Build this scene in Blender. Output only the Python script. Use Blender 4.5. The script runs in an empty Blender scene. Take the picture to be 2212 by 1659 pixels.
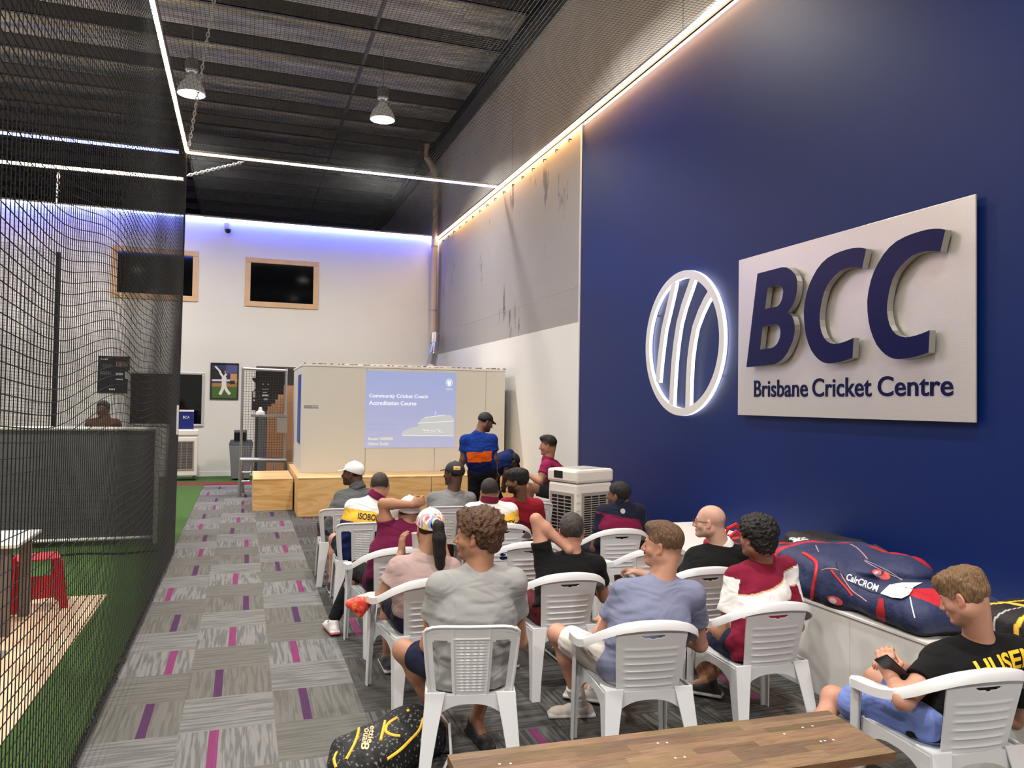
import bpy, bmesh, math, random
import numpy as np
from mathutils import Vector, Matrix
from mathutils.bvhtree import BVHTree
random.seed(7); rng = np.random.default_rng(7)
SC = bpy.context.scene; COL = SC.collection
PI = math.pi

# ---------------- camera, world, exposure, lamps ----------------
CX, CY, FL, EYE = 1106.0, 829.5, 1661.0, 1.9
_yc = np.array([528 - CX, 862 - CY, FL]); _yc /= np.linalg.norm(_yc)
_p = np.array([1528 - CX, 876.5 - CY, FL])
_zc = np.cross(_yc, _p); _zc /= np.linalg.norm(_zc)
if _zc[1] > 0: _zc = -_zc
_xc = np.cross(_yc, _zc)
CAM = np.stack([_xc, _yc, _zc], 1)            # world -> camera (x right, y down, z forward)
def at(u, v, Y):
    """the point of the place at depth Y that a sight line through (u, v) meets"""
    d = CAM.T @ np.array([(u - CX) / FL, (v - CY) / FL, 1.0])
    return np.array([0, 0, EYE]) + d * (Y / d[1])
cd = bpy.data.cameras.new('camera'); cam = bpy.data.objects.new('camera', cd); COL.objects.link(cam)
cd.sensor_width = 36; cd.lens = FL / 2212 * 36; cd.clip_start = 0.05; cd.clip_end = 200
_R = CAM.T @ np.diag([1, -1, -1])
cam.matrix_world = Matrix([[*_R[0], 0], [*_R[1], 0], [*_R[2], EYE], [0, 0, 0, 1]])
SC.camera = cam
W = bpy.data.worlds.new('world'); SC.world = W; W.use_nodes = True
W.node_tree.nodes['Background'].inputs[0].default_value = (0.55, 0.6, 0.7, 1)
W.node_tree.nodes['Background'].inputs[1].default_value = 0.08
SC.view_settings.view_transform = 'Standard'; SC.view_settings.look = 'None'
SC.view_settings.gamma = 1; SC.view_settings.use_curve_mapping = False
SC.view_settings.exposure = 0.0
cy = SC.cycles
cy.max_bounces = 7; cy.diffuse_bounces = 3; cy.glossy_bounces = 3; cy.transmission_bounces = 3; cy.transparent_max_bounces = 8
cy.use_adaptive_sampling = True; cy.adaptive_threshold = 0.02; cy.use_denoising = True
cy.caustics_reflective = False; cy.caustics_refractive = False
cy.sample_clamp_indirect = 4.0
# high-bay lamps in their grid under the roof (the fittings are built further down)
BAYS = [(x, y, 7.62) for y in (15.55, 8.9, 2.2, -5.0) for x in (2.53, -1.07, -4.67)]
BAY_POWER = {15.55: 225, 8.9: 215, 2.2: 230, -5.0: 400}
def lamp(name, kind, loc, power, col=(1, 1, 1), rot=(0, 0, 0), **kw):
    l = bpy.data.lights.new(name, kind); l.energy = power; l.color = col
    for k, v in kw.items(): setattr(l, k, v)
    o = bpy.data.objects.new(name, l); COL.objects.link(o); o.location = loc; o.rotation_euler = rot
    return o
for _x, _y, _z in BAYS:
    lamp('high_bay_light', 'AREA', (_x, _y, _z - 0.03), BAY_POWER[_y], (1.0, 0.975, 0.935), shape='DISK', size=0.4, spread=2.55)

# ---------------- object helpers ----------------
def tag(o, label=None, cat=None, group=None, kind=None):
    if label: o['label'] = label
    if cat: o['category'] = cat
    if group: o['group'] = group
    if kind: o['kind'] = kind
    return o
def thing(name, label, cat, loc=(0, 0, 0), rz=0, group=None):
    o = bpy.data.objects.new(name, None); COL.objects.link(o); o.empty_display_size = 0.1
    o.location = tuple(map(float, loc)); o.rotation_euler = (0, 0, rz)
    return tag(o, label, cat, group)
def copy_tree(o, parent=None):
    c = o.copy(); COL.objects.link(c)
    if parent is not None: c.parent = parent
    for ch in [x for x in bpy.data.objects if x.parent == o]: copy_tree(ch, c)
    return c
def put(name, verts, faces, mat=None, parent=None, smooth=False, cols=None, mats=None, midx=None, bevel=0, sub=0, uvs=None):
    me = bpy.data.meshes.new(name)
    v = np.asarray(verts, float).reshape(-1, 3)
    if isinstance(faces, np.ndarray):
        n = len(faces); k = faces.shape[1]
        me.vertices.add(len(v)); me.vertices.foreach_set('co', v.ravel())
        me.loops.add(n * k); me.loops.foreach_set('vertex_index', faces.ravel().astype(np.int32))
        me.polygons.add(n); me.polygons.foreach_set('loop_start', np.arange(n, dtype=np.int32) * k)
        me.update(calc_edges=True)
    else:
        me.from_pydata(v.tolist(), [], faces)
    if cols is not None:
        a = me.color_attributes.new('Col', 'FLOAT_COLOR', 'POINT')
        c = np.ones((len(v), 4)); c[:, :cols.shape[1]] = cols; a.data.foreach_set('color', c.ravel())
    for m in (mats or ([mat] if mat else [])): me.materials.append(m)
    if midx is not None: me.polygons.foreach_set('material_index', midx)
    if smooth: me.polygons.foreach_set('use_smooth', [True] * len(me.polygons))
    if uvs is not None:
        uv = me.uv_layers.new(name='UVMap'); uv.data.foreach_set('uv', np.asarray(uvs, float).ravel())
    me.validate(); me.update()
    o = bpy.data.objects.new(name, me); COL.objects.link(o)
    if parent is not None: o.parent = parent
    if bevel:
        b = o.modifiers.new('bevel', 'BEVEL'); b.width = bevel; b.segments = 2; b.limit_method = 'ANGLE'; b.angle_limit = 0.7
    if sub:
        s = o.modifiers.new('sub', 'SUBSURF'); s.levels = sub; s.render_levels = sub
    return o
class MB:
    def __init__(s): s.v = []; s.f = []; s.m = []; s.cur = 0
    def add(s, v, f):
        n = len(s.v); s.v += [tuple(map(float, p)) for p in v]; s.f += [tuple(i + n for i in q) for q in f]; s.m += [s.cur] * len(f); return s
    def box(s, x0, x1, y0, y1, z0, z1):
        v = [(x, y, z) for x in (x0, x1) for y in (y0, y1) for z in (z0, z1)]
        return s.add(v, [(0, 1, 3, 2), (4, 6, 7, 5), (0, 4, 5, 1), (2, 3, 7, 6), (0, 2, 6, 4), (1, 5, 7, 3)])
    def obox(s, c, ax, ay, az):
        c, ax, ay, az = map(np.array, (c, ax, ay, az))
        v = [c + i * ax + j * ay + k * az for i in (-1, 1) for j in (-1, 1) for k in (-1, 1)]
        return s.add(v, [(0, 1, 3, 2), (4, 6, 7, 5), (0, 4, 5, 1), (2, 3, 7, 6), (0, 2, 6, 4), (1, 5, 7, 3)])
    def loft(s, secs, cap=True, closed=True):
        k = len(secs[0]); n = len(s.v)
        for q in secs: s.v += [tuple(map(float, p)) for p in q]
        for i in range(len(secs) - 1):
            for j in range(k if closed else k - 1):
                a = n + i * k + j; b = n + i * k + (j + 1) % k
                s.f.append((a, b, b + k, a + k)); s.m.append(s.cur)
        if cap:
            s.f.append(tuple(n + j for j in range(k))[::-1]); s.f.append(tuple(n + (len(secs) - 1) * k + j for j in range(k))); s.m += [s.cur] * 2
        return s
    def tube(s, path, r, seg=8, cap=True, rr=None, flat=None):
        P = [np.array(p, float) for p in path]; secs = []
        up = np.array([0, 0, 1.0])
        for i, p in enumerate(P):
            t = P[min(i + 1, len(P) - 1)] - P[max(i - 1, 0)]; t /= np.linalg.norm(t) + 1e-9
            u = up - t * (t @ up)
            if np.linalg.norm(u) < 0.05: u = np.array([0, 1.0, 0]) - t * t[1]
            u /= np.linalg.norm(u); w = np.cross(t, u)
            q = rr[i] if rr is not None else r
            fl = flat or 1
            secs.append([p + q * (math.cos(a) * w * fl + math.sin(a) * u) for a in [2 * PI * k / seg for k in range(seg)]])
        return s.loft(secs, cap)
    def cyl(s, a, b, r, seg=16, r2=None): return s.tube([a, b], r, seg, rr=[r, r if r2 is None else r2])
    def lathe(s, c, prof, seg=24, cap=True):
        return s.loft([[(c[0] + r * math.cos(2 * PI * k / seg), c[1] + r * math.sin(2 * PI * k / seg), c[2] + z) for k in range(seg)] for r, z in prof], cap)
    def prism(s, pts, M, d):
        """pts 2-D polygon, M(x, y, h) -> 3-D; extruded from h=0 to d"""
        a = [M(x, y, 0) for x, y in pts]; b = [M(x, y, d) for x, y in pts]
        return s.loft([a, b])
    def build(s, name, mat=None, parent=None, **kw):
        if 'mats' in kw: kw['midx'] = s.m
        o = put(name, s.v, s.f, mat, parent, **kw)
        bm = bmesh.new(); bm.from_mesh(o.data); bmesh.ops.recalc_face_normals(bm, faces=bm.faces); bm.to_mesh(o.data); bm.free()
        return o
def smooth_by_angle(o, a=0.6):
    o.data.polygons.foreach_set('use_smooth', [True] * len(o.data.polygons))
    o.data.set_sharp_from_angle(angle=a); return o

# ---------------- materials ----------------
MATS = {}
def srgb(r, g, b):
    f = lambda c: ((c / 255 + .055) / 1.055) ** 2.4 if c > 10 else c / 255 / 12.92
    return (f(r), f(g), f(b))
def mat(name, col=(.5, .5, .5), rough=.5, metal=0, spec=.5, emit=None, es=0, attr=False, bump=None, var=None, coat=0, vscale=(1, 1, 1), sheen=0, sss=0):
    """col linear rgb; attr: multiply the 'Col' attribute; bump=(scale, strength, dist); var=(scale, amount) mottles the colour"""
    if name in MATS: return MATS[name]
    m = bpy.data.materials.new(name); m.use_nodes = True; MATS[name] = m
    nt = m.node_tree; N = nt.nodes; L = nt.links; b = N['Principled BSDF']
    b.inputs['Base Color'].default_value = (*col, 1); b.inputs['Roughness'].default_value = rough
    b.inputs['Metallic'].default_value = metal; b.inputs['Specular IOR Level'].default_value = spec
    b.inputs['Coat Weight'].default_value = coat; b.inputs['Sheen Weight'].default_value = sheen
    if sss: b.inputs['Subsurface Weight'].default_value = sss; b.inputs['Subsurface Radius'].default_value = (1, .35, .2); b.inputs['Subsurface Scale'].default_value = .01
    if emit: b.inputs['Emission Color'].default_value = (*emit, 1); b.inputs['Emission Strength'].default_value = es
    src = None
    if attr:
        a = N.new('ShaderNodeAttribute'); a.attribute_name = 'Col'; src = a.outputs['Color']
    co = N.new('ShaderNodeTexCoord'); mp = N.new('ShaderNodeMapping'); L.new(co.outputs['Object'], mp.inputs[0]); mp.inputs['Scale'].default_value = vscale
    if var:
        n = N.new('ShaderNodeTexNoise'); n.inputs['Scale'].default_value = var[0]; n.inputs['Detail'].default_value = 6; L.new(mp.outputs[0], n.inputs['Vector'])
        mr = N.new('ShaderNodeMapRange'); L.new(n.outputs[0], mr.inputs[0]); mr.inputs[1].default_value = .3; mr.inputs[2].default_value = .7
        mr.inputs[3].default_value = 1 - var[1]; mr.inputs[4].default_value = 1 + var[1] * .6
        mx = N.new('ShaderNodeVectorMath'); mx.operation = 'SCALE'; L.new(mr.outputs[0], mx.inputs['Scale'])
        if src: L.new(src, mx.inputs[0])
        else: mx.inputs[0].default_value = col
        src = mx.outputs[0]
    if src: L.new(src, b.inputs['Base Color'])
    if bump:
        n = N.new('ShaderNodeTexNoise'); n.inputs['Scale'].default_value = bump[0]; n.inputs['Detail'].default_value = 5; L.new(mp.outputs[0], n.inputs['Vector'])
        bp = N.new('ShaderNodeBump'); bp.inputs['Strength'].default_value = bump[1]; bp.inputs['Distance'].default_value = bump[2]
        L.new(n.outputs[0], bp.inputs['Height']); L.new(bp.outputs[0], b.inputs['Normal'])
    return m
white_plastic = mat('white_plastic', srgb(208, 209, 211), .36, bump=(60, .06, .002))
M_black = mat('black_plastic', srgb(24, 24, 26), .5)
M_alu = mat('brushed_aluminium', srgb(190, 190, 190), .35, 1)
M_steel = mat('galvanised_steel', srgb(160, 162, 164), .45, .8, var=(8, .2))
M_white = mat('white_laminate', srgb(226, 224, 220), .4, var=(1.5, .05))
M_glass = mat('dark_glass', srgb(8, 9, 11), .06, 0, .6)

# ---------------- lettering ----------------
def text_mesh(s, w=None, h=None, bold=0.0, shear=0.0, align='CENTER'):
    cu = bpy.data.curves.new('t', 'FONT'); cu.body = s; cu.offset = bold; cu.shear = shear; cu.align_x = align; cu.resolution_u = 4
    o = bpy.data.objects.new('t', cu); COL.objects.link(o)
    bpy.context.view_layer.update()
    me = bpy.data.meshes.new_from_object(o.evaluated_get(bpy.context.evaluated_depsgraph_get()))
    v = np.array([p.co[:] for p in me.vertices]); f = [tuple(p.vertices) for p in me.polygons]
    bpy.data.objects.remove(o); bpy.data.curves.remove(cu); bpy.data.meshes.remove(me)
    lo, hi = v.min(0), v.max(0); sz = hi - lo
    v = v - (lo + hi) / 2
    sx = (w / sz[0]) if w else None; sy = (h / sz[1]) if h else None
    v[:, 0] *= sx or sy; v[:, 1] *= sy or sx
    return v[:, :2], f
def sign_text(name, s, org, right, up, w, h, m, depth=.004, parent=None, **kw):
    v, f = text_mesh(s, w, h, **kw)
    org, right, up = map(lambda a: np.array(a, float), (org, right, up)); n = np.cross(right, up)
    a = org + v[:, :1] * right + v[:, 1:2] * up
    bm = bmesh.new(); vs = [bm.verts.new(p) for p in a]
    for q in f:
        try: bm.faces.new([vs[i] for i in q])
        except ValueError: pass
    r = bmesh.ops.extrude_face_region(bm, geom=bm.faces[:])
    bmesh.ops.translate(bm, vec=Vector(n * depth), verts=[g for g in r['geom'] if isinstance(g, bmesh.types.BMVert)])
    bmesh.ops.recalc_face_normals(bm, faces=bm.faces)
    me = bpy.data.meshes.new(name); bm.to_mesh(me); bm.free(); me.materials.append(m)
    o = bpy.data.objects.new(name, me); COL.objects.link(o)
    if parent is not None: o.parent = parent
    return o
def wrap(name, v2, f, bvh, org, right, up, m, parent=None, lift=.003, reach=.35, maxe=.02, cols=None):
    """lays a flat shape (lettering, patch) on a curved surface"""
    org, right, up = map(lambda a: np.array(a, float), (org, right, up)); right = right / np.linalg.norm(right)
    up = up - right * (right @ up); up /= np.linalg.norm(up); n = np.cross(right, up)
    bm = bmesh.new(); vs = [bm.verts.new((x, y, 0)) for x, y in v2]
    for q in f:
        try: bm.faces.new([vs[i] for i in q])
        except ValueError: pass
    bmesh.ops.triangulate(bm, faces=bm.faces[:])
    for _ in range(4):
        es = [e for e in bm.edges if e.calc_length() > maxe]
        if not es: break
        bmesh.ops.subdivide_edges(bm, edges=es, cuts=1); bmesh.ops.triangulate(bm, faces=bm.faces[:])
    for q in bm.verts:
        p = org + right * q.co.x + up * q.co.y
        h = bvh.ray_cast(Vector(p + n * reach), Vector(-n), reach * 2)
        q.co = Vector(p) if h[0] is None else h[0] + Vector(n * lift)
    bmesh.ops.recalc_face_normals(bm, faces=bm.faces)
    me = bpy.data.meshes.new(name); bm.to_mesh(me); bm.free(); me.materials.append(m)
    o = bpy.data.objects.new(name, me); COL.objects.link(o)
    if parent is not None:
        o.parent = parent; pl = np.array(parent.location)
        me.transform(Matrix.Translation(-Vector(pl)))
    return o
def blob2(w, h, n=24, p=2.0):
    v = [(w / 2 * math.copysign(abs(math.cos(a)) ** (2 / p), math.cos(a)), h / 2 * math.copysign(abs(math.sin(a)) ** (2 / p), math.sin(a))) for a in [2 * PI * k / n for k in range(n)]]
    return [(0, 0)] + v, [(0, 1 + k, 1 + (k + 1) % n) for k in range(n)]
# ---------------- organic shapes: implicit surface -> one continuous mesh ----------------
def nrm(a): a = np.asarray(a, float); return a / (np.linalg.norm(a) + 1e-9)
class Sdf:
    def __init__(s): s.ops = []; s.disp = None
    def _add(s, op, fn, lo, hi, k): s.ops.append((op, fn, np.asarray(lo, float), np.asarray(hi, float), k)); return s
    def cone(s, a, b, r1, r2, k=.02, flat=None, op='u'):
        a = np.asarray(a, float); b = np.asarray(b, float); ba = b - a; L2 = ba @ ba + 1e-9
        f = flat[1] if flat else 1; fd = nrm(flat[0]) if flat else None
        def fn(p):
            pa = p - a; h = np.clip(pa @ ba / L2, 0, 1); v = pa - h[:, None] * ba
            if fd is not None:
                t = v @ fd; v = v + fd * (t * (1 / f - 1))[:, None]
            return np.sqrt((v * v).sum(1)) - (r1 + (r2 - r1) * h)
        R = max(r1, r2) * max(1, f)
        return s._add(op, fn, np.minimum(a, b) - R, np.maximum(a, b) + R, k)
    def ell(s, c, r, M=None, k=.02, op='u'):
        c = np.asarray(c, float); r = np.asarray(r, float)
        def fn(p):
            q = p - c
            if M is not None: q = q @ M
            k0 = np.sqrt(((q / r) ** 2).sum(1)) + 1e-9; k1 = np.sqrt(((q / r ** 2) ** 2).sum(1)) + 1e-9
            return k0 * (k0 - 1) / k1
        return s._add(op, fn, c - r.max(), c + r.max(), k)
    def rbox(s, c, h, M=None, rad=.01, k=.01, op='u'):
        c = np.asarray(c, float); h = np.asarray(h, float)
        def fn(p):
            q = p - c
            if M is not None: q = q @ M
            q = np.abs(q) - (h - rad)
            return np.sqrt((np.maximum(q, 0) ** 2).sum(1)) + np.minimum(q.max(1), 0) - rad
        R = np.linalg.norm(h)
        return s._add(op, fn, c - R, c + R, k)
    def cut(s, p0, n, k=0):
        """keep the side the normal points away from"""
        p0 = np.asarray(p0, float); n = nrm(n)
        return s._add('i', lambda p: (p - p0) @ n, [-99] * 3, [99] * 3, k)
    def cutf(s, fn): return s._add('i', fn, [-99] * 3, [99] * 3, 0)
    def ev(s, p):
        d = np.full(len(p), 9.0, np.float32)
        for op, fn, lo, hi, k in s.ops:
            if op == 'i':
                d = np.maximum(d, fn(p)); continue
            m = k + .05
            w = np.nonzero(((p > lo - m) & (p < hi + m)).all(1))[0]
            if not len(w): continue
            e = fn(p[w]); c = d[w]
            if op == 's':
                e = -e; h = np.clip(.5 - .5 * (c - e) / max(k, 1e-5), 0, 1); d[w] = c + (e - c) * h + k * h * (1 - h)
            else:
                h = np.clip(.5 + .5 * (c - e) / max(k, 1e-5), 0, 1); d[w] = c + (e - c) * h - k * h * (1 - h)
        if s.disp is not None: d = d - s.disp(p)
        return d
    def mesh(s, h):
        us = [o for o in s.ops if o[0] == 'u']
        lo = np.min([o[2] for o in us], 0) - 3 * h; hi = np.max([o[3] for o in us], 0) + 3 * h
        B = 4; nb = np.ceil((hi - lo) / (h * B)).astype(int) + 1
        g = np.stack(np.meshgrid(*[np.arange(n) for n in nb], indexing='ij'), -1).reshape(-1, 3)
        dc = s.ev(lo + (g + .5) * h * B).astype(np.float32)
        near = np.abs(dc) < h * B * 1.25 + .004
        F = np.repeat(np.repeat(np.repeat(dc.reshape(nb), B, 0), B, 1), B, 2)
        gi = g[near] * B
        off = np.stack(np.meshgrid(*[np.arange(B)] * 3, indexing='ij'), -1).reshape(-1, 3)
        idx = (gi[:, None, :] + off[None]).reshape(-1, 3)
        val = np.concatenate([s.ev(lo + c * h) for c in np.array_split(idx, max(1, len(idx) // 200000))])
        F[idx[:, 0], idx[:, 1], idx[:, 2]] = val
        I = F < 0
        cnt = np.zeros(tuple(np.array(F.shape) - 1), np.int8); X, Y, Z = cnt.shape
        for i in (0, 1):
            for j in (0, 1):
                for k in (0, 1): cnt += I[i:i + X, j:j + Y, k:k + Z]
        act = (cnt > 0) & (cnt < 8)
        C = np.argwhere(act); vid = np.full(act.shape, -1, np.int64); vid[act] = np.arange(len(C))
        acc = np.zeros((len(C), 3)); n = np.zeros(len(C))
        cn = [(0, 0, 0), (1, 0, 0), (0, 1, 0), (1, 1, 0), (0, 0, 1), (1, 0, 1), (0, 1, 1), (1, 1, 1)]
        cv = [F[C[:, 0] + a, C[:, 1] + b, C[:, 2] + c] for a, b, c in cn]
        for i in range(8):
            for j in range(i + 1, 8):
                if sum(abs(cn[i][q] - cn[j][q]) for q in range(3)) != 1: continue
                a, b = cv[i], cv[j]; w = (a < 0) != (b < 0)
                t = a[w] / (a[w] - b[w]); p0 = np.array(cn[i]); p1 = np.array(cn[j])
                acc[w] += p0 + t[:, None] * (p1 - p0); n[w] += 1
        V = lo + (C + acc / n[:, None]) * h
        Q = []
        for ax in range(3):
            sl0 = [slice(None)] * 3; sl1 = [slice(None)] * 3; sl0[ax] = slice(0, -1); sl1[ax] = slice(1, None)
            a = I[tuple(sl0)]; b = I[tuple(sl1)]
            u, w = (ax + 1) % 3, (ax + 2) % 3
            E = np.argwhere(a != b)
            ok = (E[:, u] > 0) & (E[:, w] > 0) & (E[:, u] < act.shape[u]) & (E[:, w] < act.shape[w]) & (E[:, ax] < act.shape[ax]); E = E[ok]
            fl = a[E[:, 0], E[:, 1], E[:, 2]]
            def vv(du, dw):
                e = E.copy(); e[:, u] -= du; e[:, w] -= dw; return vid[e[:, 0], e[:, 1], e[:, 2]]
            q = np.stack([vv(1, 1), vv(0, 1), vv(0, 0), vv(1, 0)], 1)
            q[~fl] = q[~fl][:, ::-1]; Q.append(q)
        Q = np.concatenate(Q); Q = Q[(Q >= 0).all(1)]
        return V, Q
def organic(name, sdf, h, m, root=None, colf=None, parent=None, relax=0):
    V, Q = sdf.mesh(h)
    cols = colf(V) if colf else None
    o = put(name, V - (np.array(root.location) if root is not None else 0), Q, m, parent if parent is not None else root, smooth=True, cols=cols)
    if relax:
        md = o.modifiers.new('relax', 'SMOOTH'); md.factor = .5; md.iterations = relax
    return o, V, Q
def noise_sum(seed, f0, n=6, aniso=(1, 1, 1)):
    r = np.random.default_rng(seed); K = r.normal(size=(n, 3)) * f0 * np.array(aniso); ph = r.uniform(0, 6.28, n)
    K2 = r.normal(size=(n, 3)) * f0 * .5
    def fn(p): return sum(np.sin(p @ K[i] + ph[i] + 1.3 * np.sin(p @ K2[i] + ph[(i + 1) % n])) for i in range(n)) / n
    return fn
# ---------------- the building ----------------
WX, BY, LZ = 4.842, 20.09, 6.27
def st(o): o['kind'] = 'structure'; return o
# carpet tiles: one face per tile piece, stripes follow the UVs, accent bars are their own faces
def carpet_mat():
    m = bpy.data.materials.new('carpet'); m.use_nodes = True; N = m.node_tree.nodes; L = m.node_tree.links; b = N['Principled BSDF']
    b.inputs['Roughness'].default_value = .95; b.inputs['Specular IOR Level'].default_value = .15
    a = N.new('ShaderNodeAttribute'); a.attribute_name = 'Tint'; a2 = N.new('ShaderNodeAttribute'); a2.attribute_name = 'Tint'
    uv = N.new('ShaderNodeTexCoord'); mp = N.new('ShaderNodeMapping'); mp.inputs['Scale'].default_value = (42, 2.2, 1); L.new(uv.outputs['UV'], mp.inputs[0])
    n = N.new('ShaderNodeTexNoise'); n.inputs['Scale'].default_value = 1; n.inputs['Detail'].default_value = 3; n.inputs['Distortion'].default_value = .25; L.new(mp.outputs[0], n.inputs['Vector'])
    mp2 = N.new('ShaderNodeMapping'); mp2.inputs['Scale'].default_value = (120, 4, 1); L.new(uv.outputs['UV'], mp2.inputs[0])
    n2 = N.new('ShaderNodeTexNoise'); n2.inputs['Scale'].default_value = 1; L.new(mp2.outputs[0], n2.inputs['Vector'])
    r = N.new('ShaderNodeMapRange'); L.new(n.outputs[0], r.inputs[0]); r.inputs[1].default_value = .44; r.inputs[2].default_value = .54
    r.inputs[3].default_value = -1; r.inputs[4].default_value = 1
    ml = N.new('ShaderNodeMath'); ml.operation = 'MULTIPLY'; L.new(r.outputs[0], ml.inputs[0]); L.new(a.outputs['Alpha'], ml.inputs[1])
    s2 = N.new('ShaderNodeMath'); s2.operation = 'MULTIPLY_ADD'; L.new(n2.outputs[0], s2.inputs[0]); s2.inputs[1].default_value = .5; L.new(ml.outputs[0], s2.inputs[2])
    s3 = N.new('ShaderNodeMath'); s3.operation = 'ADD'; L.new(s2.outputs[0], s3.inputs[0]); s3.inputs[1].default_value = .75
    v = N.new('ShaderNodeVectorMath'); v.operation = 'SCALE'; L.new(a.outputs['Color'], v.inputs[0]); L.new(s3.outputs[0], v.inputs['Scale'])
    L.new(v.outputs[0], b.inputs['Base Color'])
    n3 = N.new('ShaderNodeTexNoise'); n3.inputs['Scale'].default_value = 260; L.new(uv.outputs['Object'], n3.inputs['Vector'])
    bp = N.new('ShaderNodeBump'); bp.inputs['Strength'].default_value = .5; bp.inputs['Distance'].default_value = .004; L.new(n3.outputs[0], bp.inputs['Height']); L.new(bp.outputs[0], b.inputs['Normal'])
    return m
T = .5225; X0 = -.31; Y0 = 4.76
V, Fc, UV, CL = [], [], [], []
for i in range(-2, 11):
    for j in range(-28, 27):
        x0, y0 = X0 + i * T, Y0 + j * T; x1, y1 = x0 + T, y0 + T
        x0c, x1c = max(x0, -.80), min(x1, WX)
        if x0c >= x1c or y1 > 18.15: continue
        vert = (i + j - 1) % 2 == 0; par = ((j + (1 if i % 2 == 0 else 0)) // 2) % 2
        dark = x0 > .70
        light = par == (1 if i % 2 else 0)
        if not vert: light = ((i * 3 + j) // 2) % 2 == 0
        g = .150 if light else .118
        tint = (g, g * .99, g * .96) if light else (g, g * .97, g * .88)
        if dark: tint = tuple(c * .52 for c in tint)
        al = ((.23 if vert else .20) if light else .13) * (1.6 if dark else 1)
        ox, oy = random.random() * 40, random.random() * 40
        pcs = [(x0c, x1c, tint, al)]
        if vert:
            ac = x0 + T * random.choice([.36, .5, .62, .7, .72]); aw = .026
            magenta = light
            col = (.17, .035, .105) if magenta else (.065, .025, .07)
            if dark and not magenta: col = tuple(c * .8 for c in col)
            if dark and i > 3 and random.random() < .5: col = tint
            if ac - aw > x0c + .02 and ac + aw < x1c - .02:
                pcs = [(x0c, ac - aw, tint, al), (ac - aw, ac + aw, col, .04), (ac + aw, x1c, tint, al)]
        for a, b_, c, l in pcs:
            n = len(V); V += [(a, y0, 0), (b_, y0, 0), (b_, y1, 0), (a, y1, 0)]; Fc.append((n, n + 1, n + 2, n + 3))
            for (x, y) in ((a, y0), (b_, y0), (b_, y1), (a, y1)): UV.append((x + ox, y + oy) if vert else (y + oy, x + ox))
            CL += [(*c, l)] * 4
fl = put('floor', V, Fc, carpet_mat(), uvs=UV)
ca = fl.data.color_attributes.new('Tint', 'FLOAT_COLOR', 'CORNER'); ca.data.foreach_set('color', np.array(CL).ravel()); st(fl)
b = MB(); b.box(-10, WX + .3, -10, 31, -.2, -.004); st(b.build('floor_slab', mat('screed', srgb(110, 110, 110), .9)))
turf_m = mat('turf', srgb(76, 108, 52), .9, bump=(220, 1, .01), var=(90, .35), spec=.2)
b = MB(); b.box(-10, -.80, -10, 18.15, -.003, .008); st(b.build('floor_turf', turf_m))
b = MB(); b.box(-10, WX, 18.6, BY, -.003, .012); st(b.build('floor_turf_strip', turf_m))
b = MB(); b.box(-10, WX, 18.15, 18.6, -.003, .01); st(b.build('floor_red_strip', mat('red_turf', srgb(150, 28, 52), .9, bump=(200, 1, .01), var=(60, .2))))
b = MB(); b.box(-.825, -.795, -10, 10.4, 0, .006); st(b.build('trim_1', mat('edge_strip', srgb(70, 66, 62), .6)))

# concrete, paint
def concrete(name, base, warm):
    m = bpy.data.materials.new(name); m.use_nodes = True; N = m.node_tree.nodes; L = m.node_tree.links; b = N['Principled BSDF']
    co = N.new('ShaderNodeTexCoord')
    def nz(scale, sc, det=6):
        mp = N.new('ShaderNodeMapping'); mp.inputs['Scale'].default_value = sc; L.new(co.outputs['Object'], mp.inputs[0])
        n = N.new('ShaderNodeTexNoise'); n.inputs['Scale'].default_value = scale; n.inputs['Detail'].default_value = det; n.inputs['Roughness'].default_value = .65; L.new(mp.outputs[0], n.inputs['Vector']); return n
    a = nz(1.1, (1, 1, .9)); c = nz(2.2, (1, 2.2, .25)); d = nz(14, (1, 1, .35))
    s = N.new('ShaderNodeMath'); s.operation = 'ADD'; L.new(a.outputs[0], s.inputs[0]); L.new(c.outputs[0], s.inputs[1])
    s2 = N.new('ShaderNodeMath'); s2.operation = 'MULTIPLY_ADD'; L.new(d.outputs[0], s2.inputs[0]); s2.inputs[1].default_value = .35; L.new(s.outputs[0], s2.inputs[2])
    r = N.new('ShaderNodeValToRGB'); L.new(s2.outputs[0], r.inputs[0])
    r.color_ramp.elements[0].position = .88; r.color_ramp.elements[0].color = (*[q * .8 for q in base], 1)
    r.color_ramp.elements[1].position = 1.42; r.color_ramp.elements[1].color = (*[q * 1.15 for q in warm], 1)
    mp = N.new('ShaderNodeMapping'); L.new(r.outputs[0], b.inputs['Base Color']); b.inputs['Roughness'].default_value = .6
    bp = N.new('ShaderNodeBump'); bp.inputs['Strength'].default_value = .2; bp.inputs['Distance'].default_value = .01; L.new(d.outputs[0], bp.inputs['Height']); L.new(bp.outputs[0], b.inputs['Normal'])
    return m
M_conc = concrete('concrete', (.135, .127, .118), (.27, .255, .235))
M_prec = mat('precast_upper', srgb(214, 208, 200), .8, var=(1.2, .12))
M_wall = mat('wall_paint', srgb(222, 221, 215), .55, var=(.7, .03))
M_blue = mat('blue_gloss_paint', srgb(0, 29, 88), .45, spec=.32, bump=(3, .02, .02), var=(.9, .08))
b = MB()
b.cur = 0; b.box(WX, WX + .25, 10.81, 31, 3.16, LZ + .03); b.cur = 1; b.box(WX, WX + .25, -10, 31, LZ + .03, 9.2)
b.cur = 2; b.box(WX - .012, WX + .25, 10.81, BY + .3, 0, 3.16); b.cur = 3; b.box(WX, WX + .25, -10, 10.81, 0, LZ + .03)
b.cur = 4; b.box(WX - .02, WX - .0005, 10.79, 10.815, 0, LZ)
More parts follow.
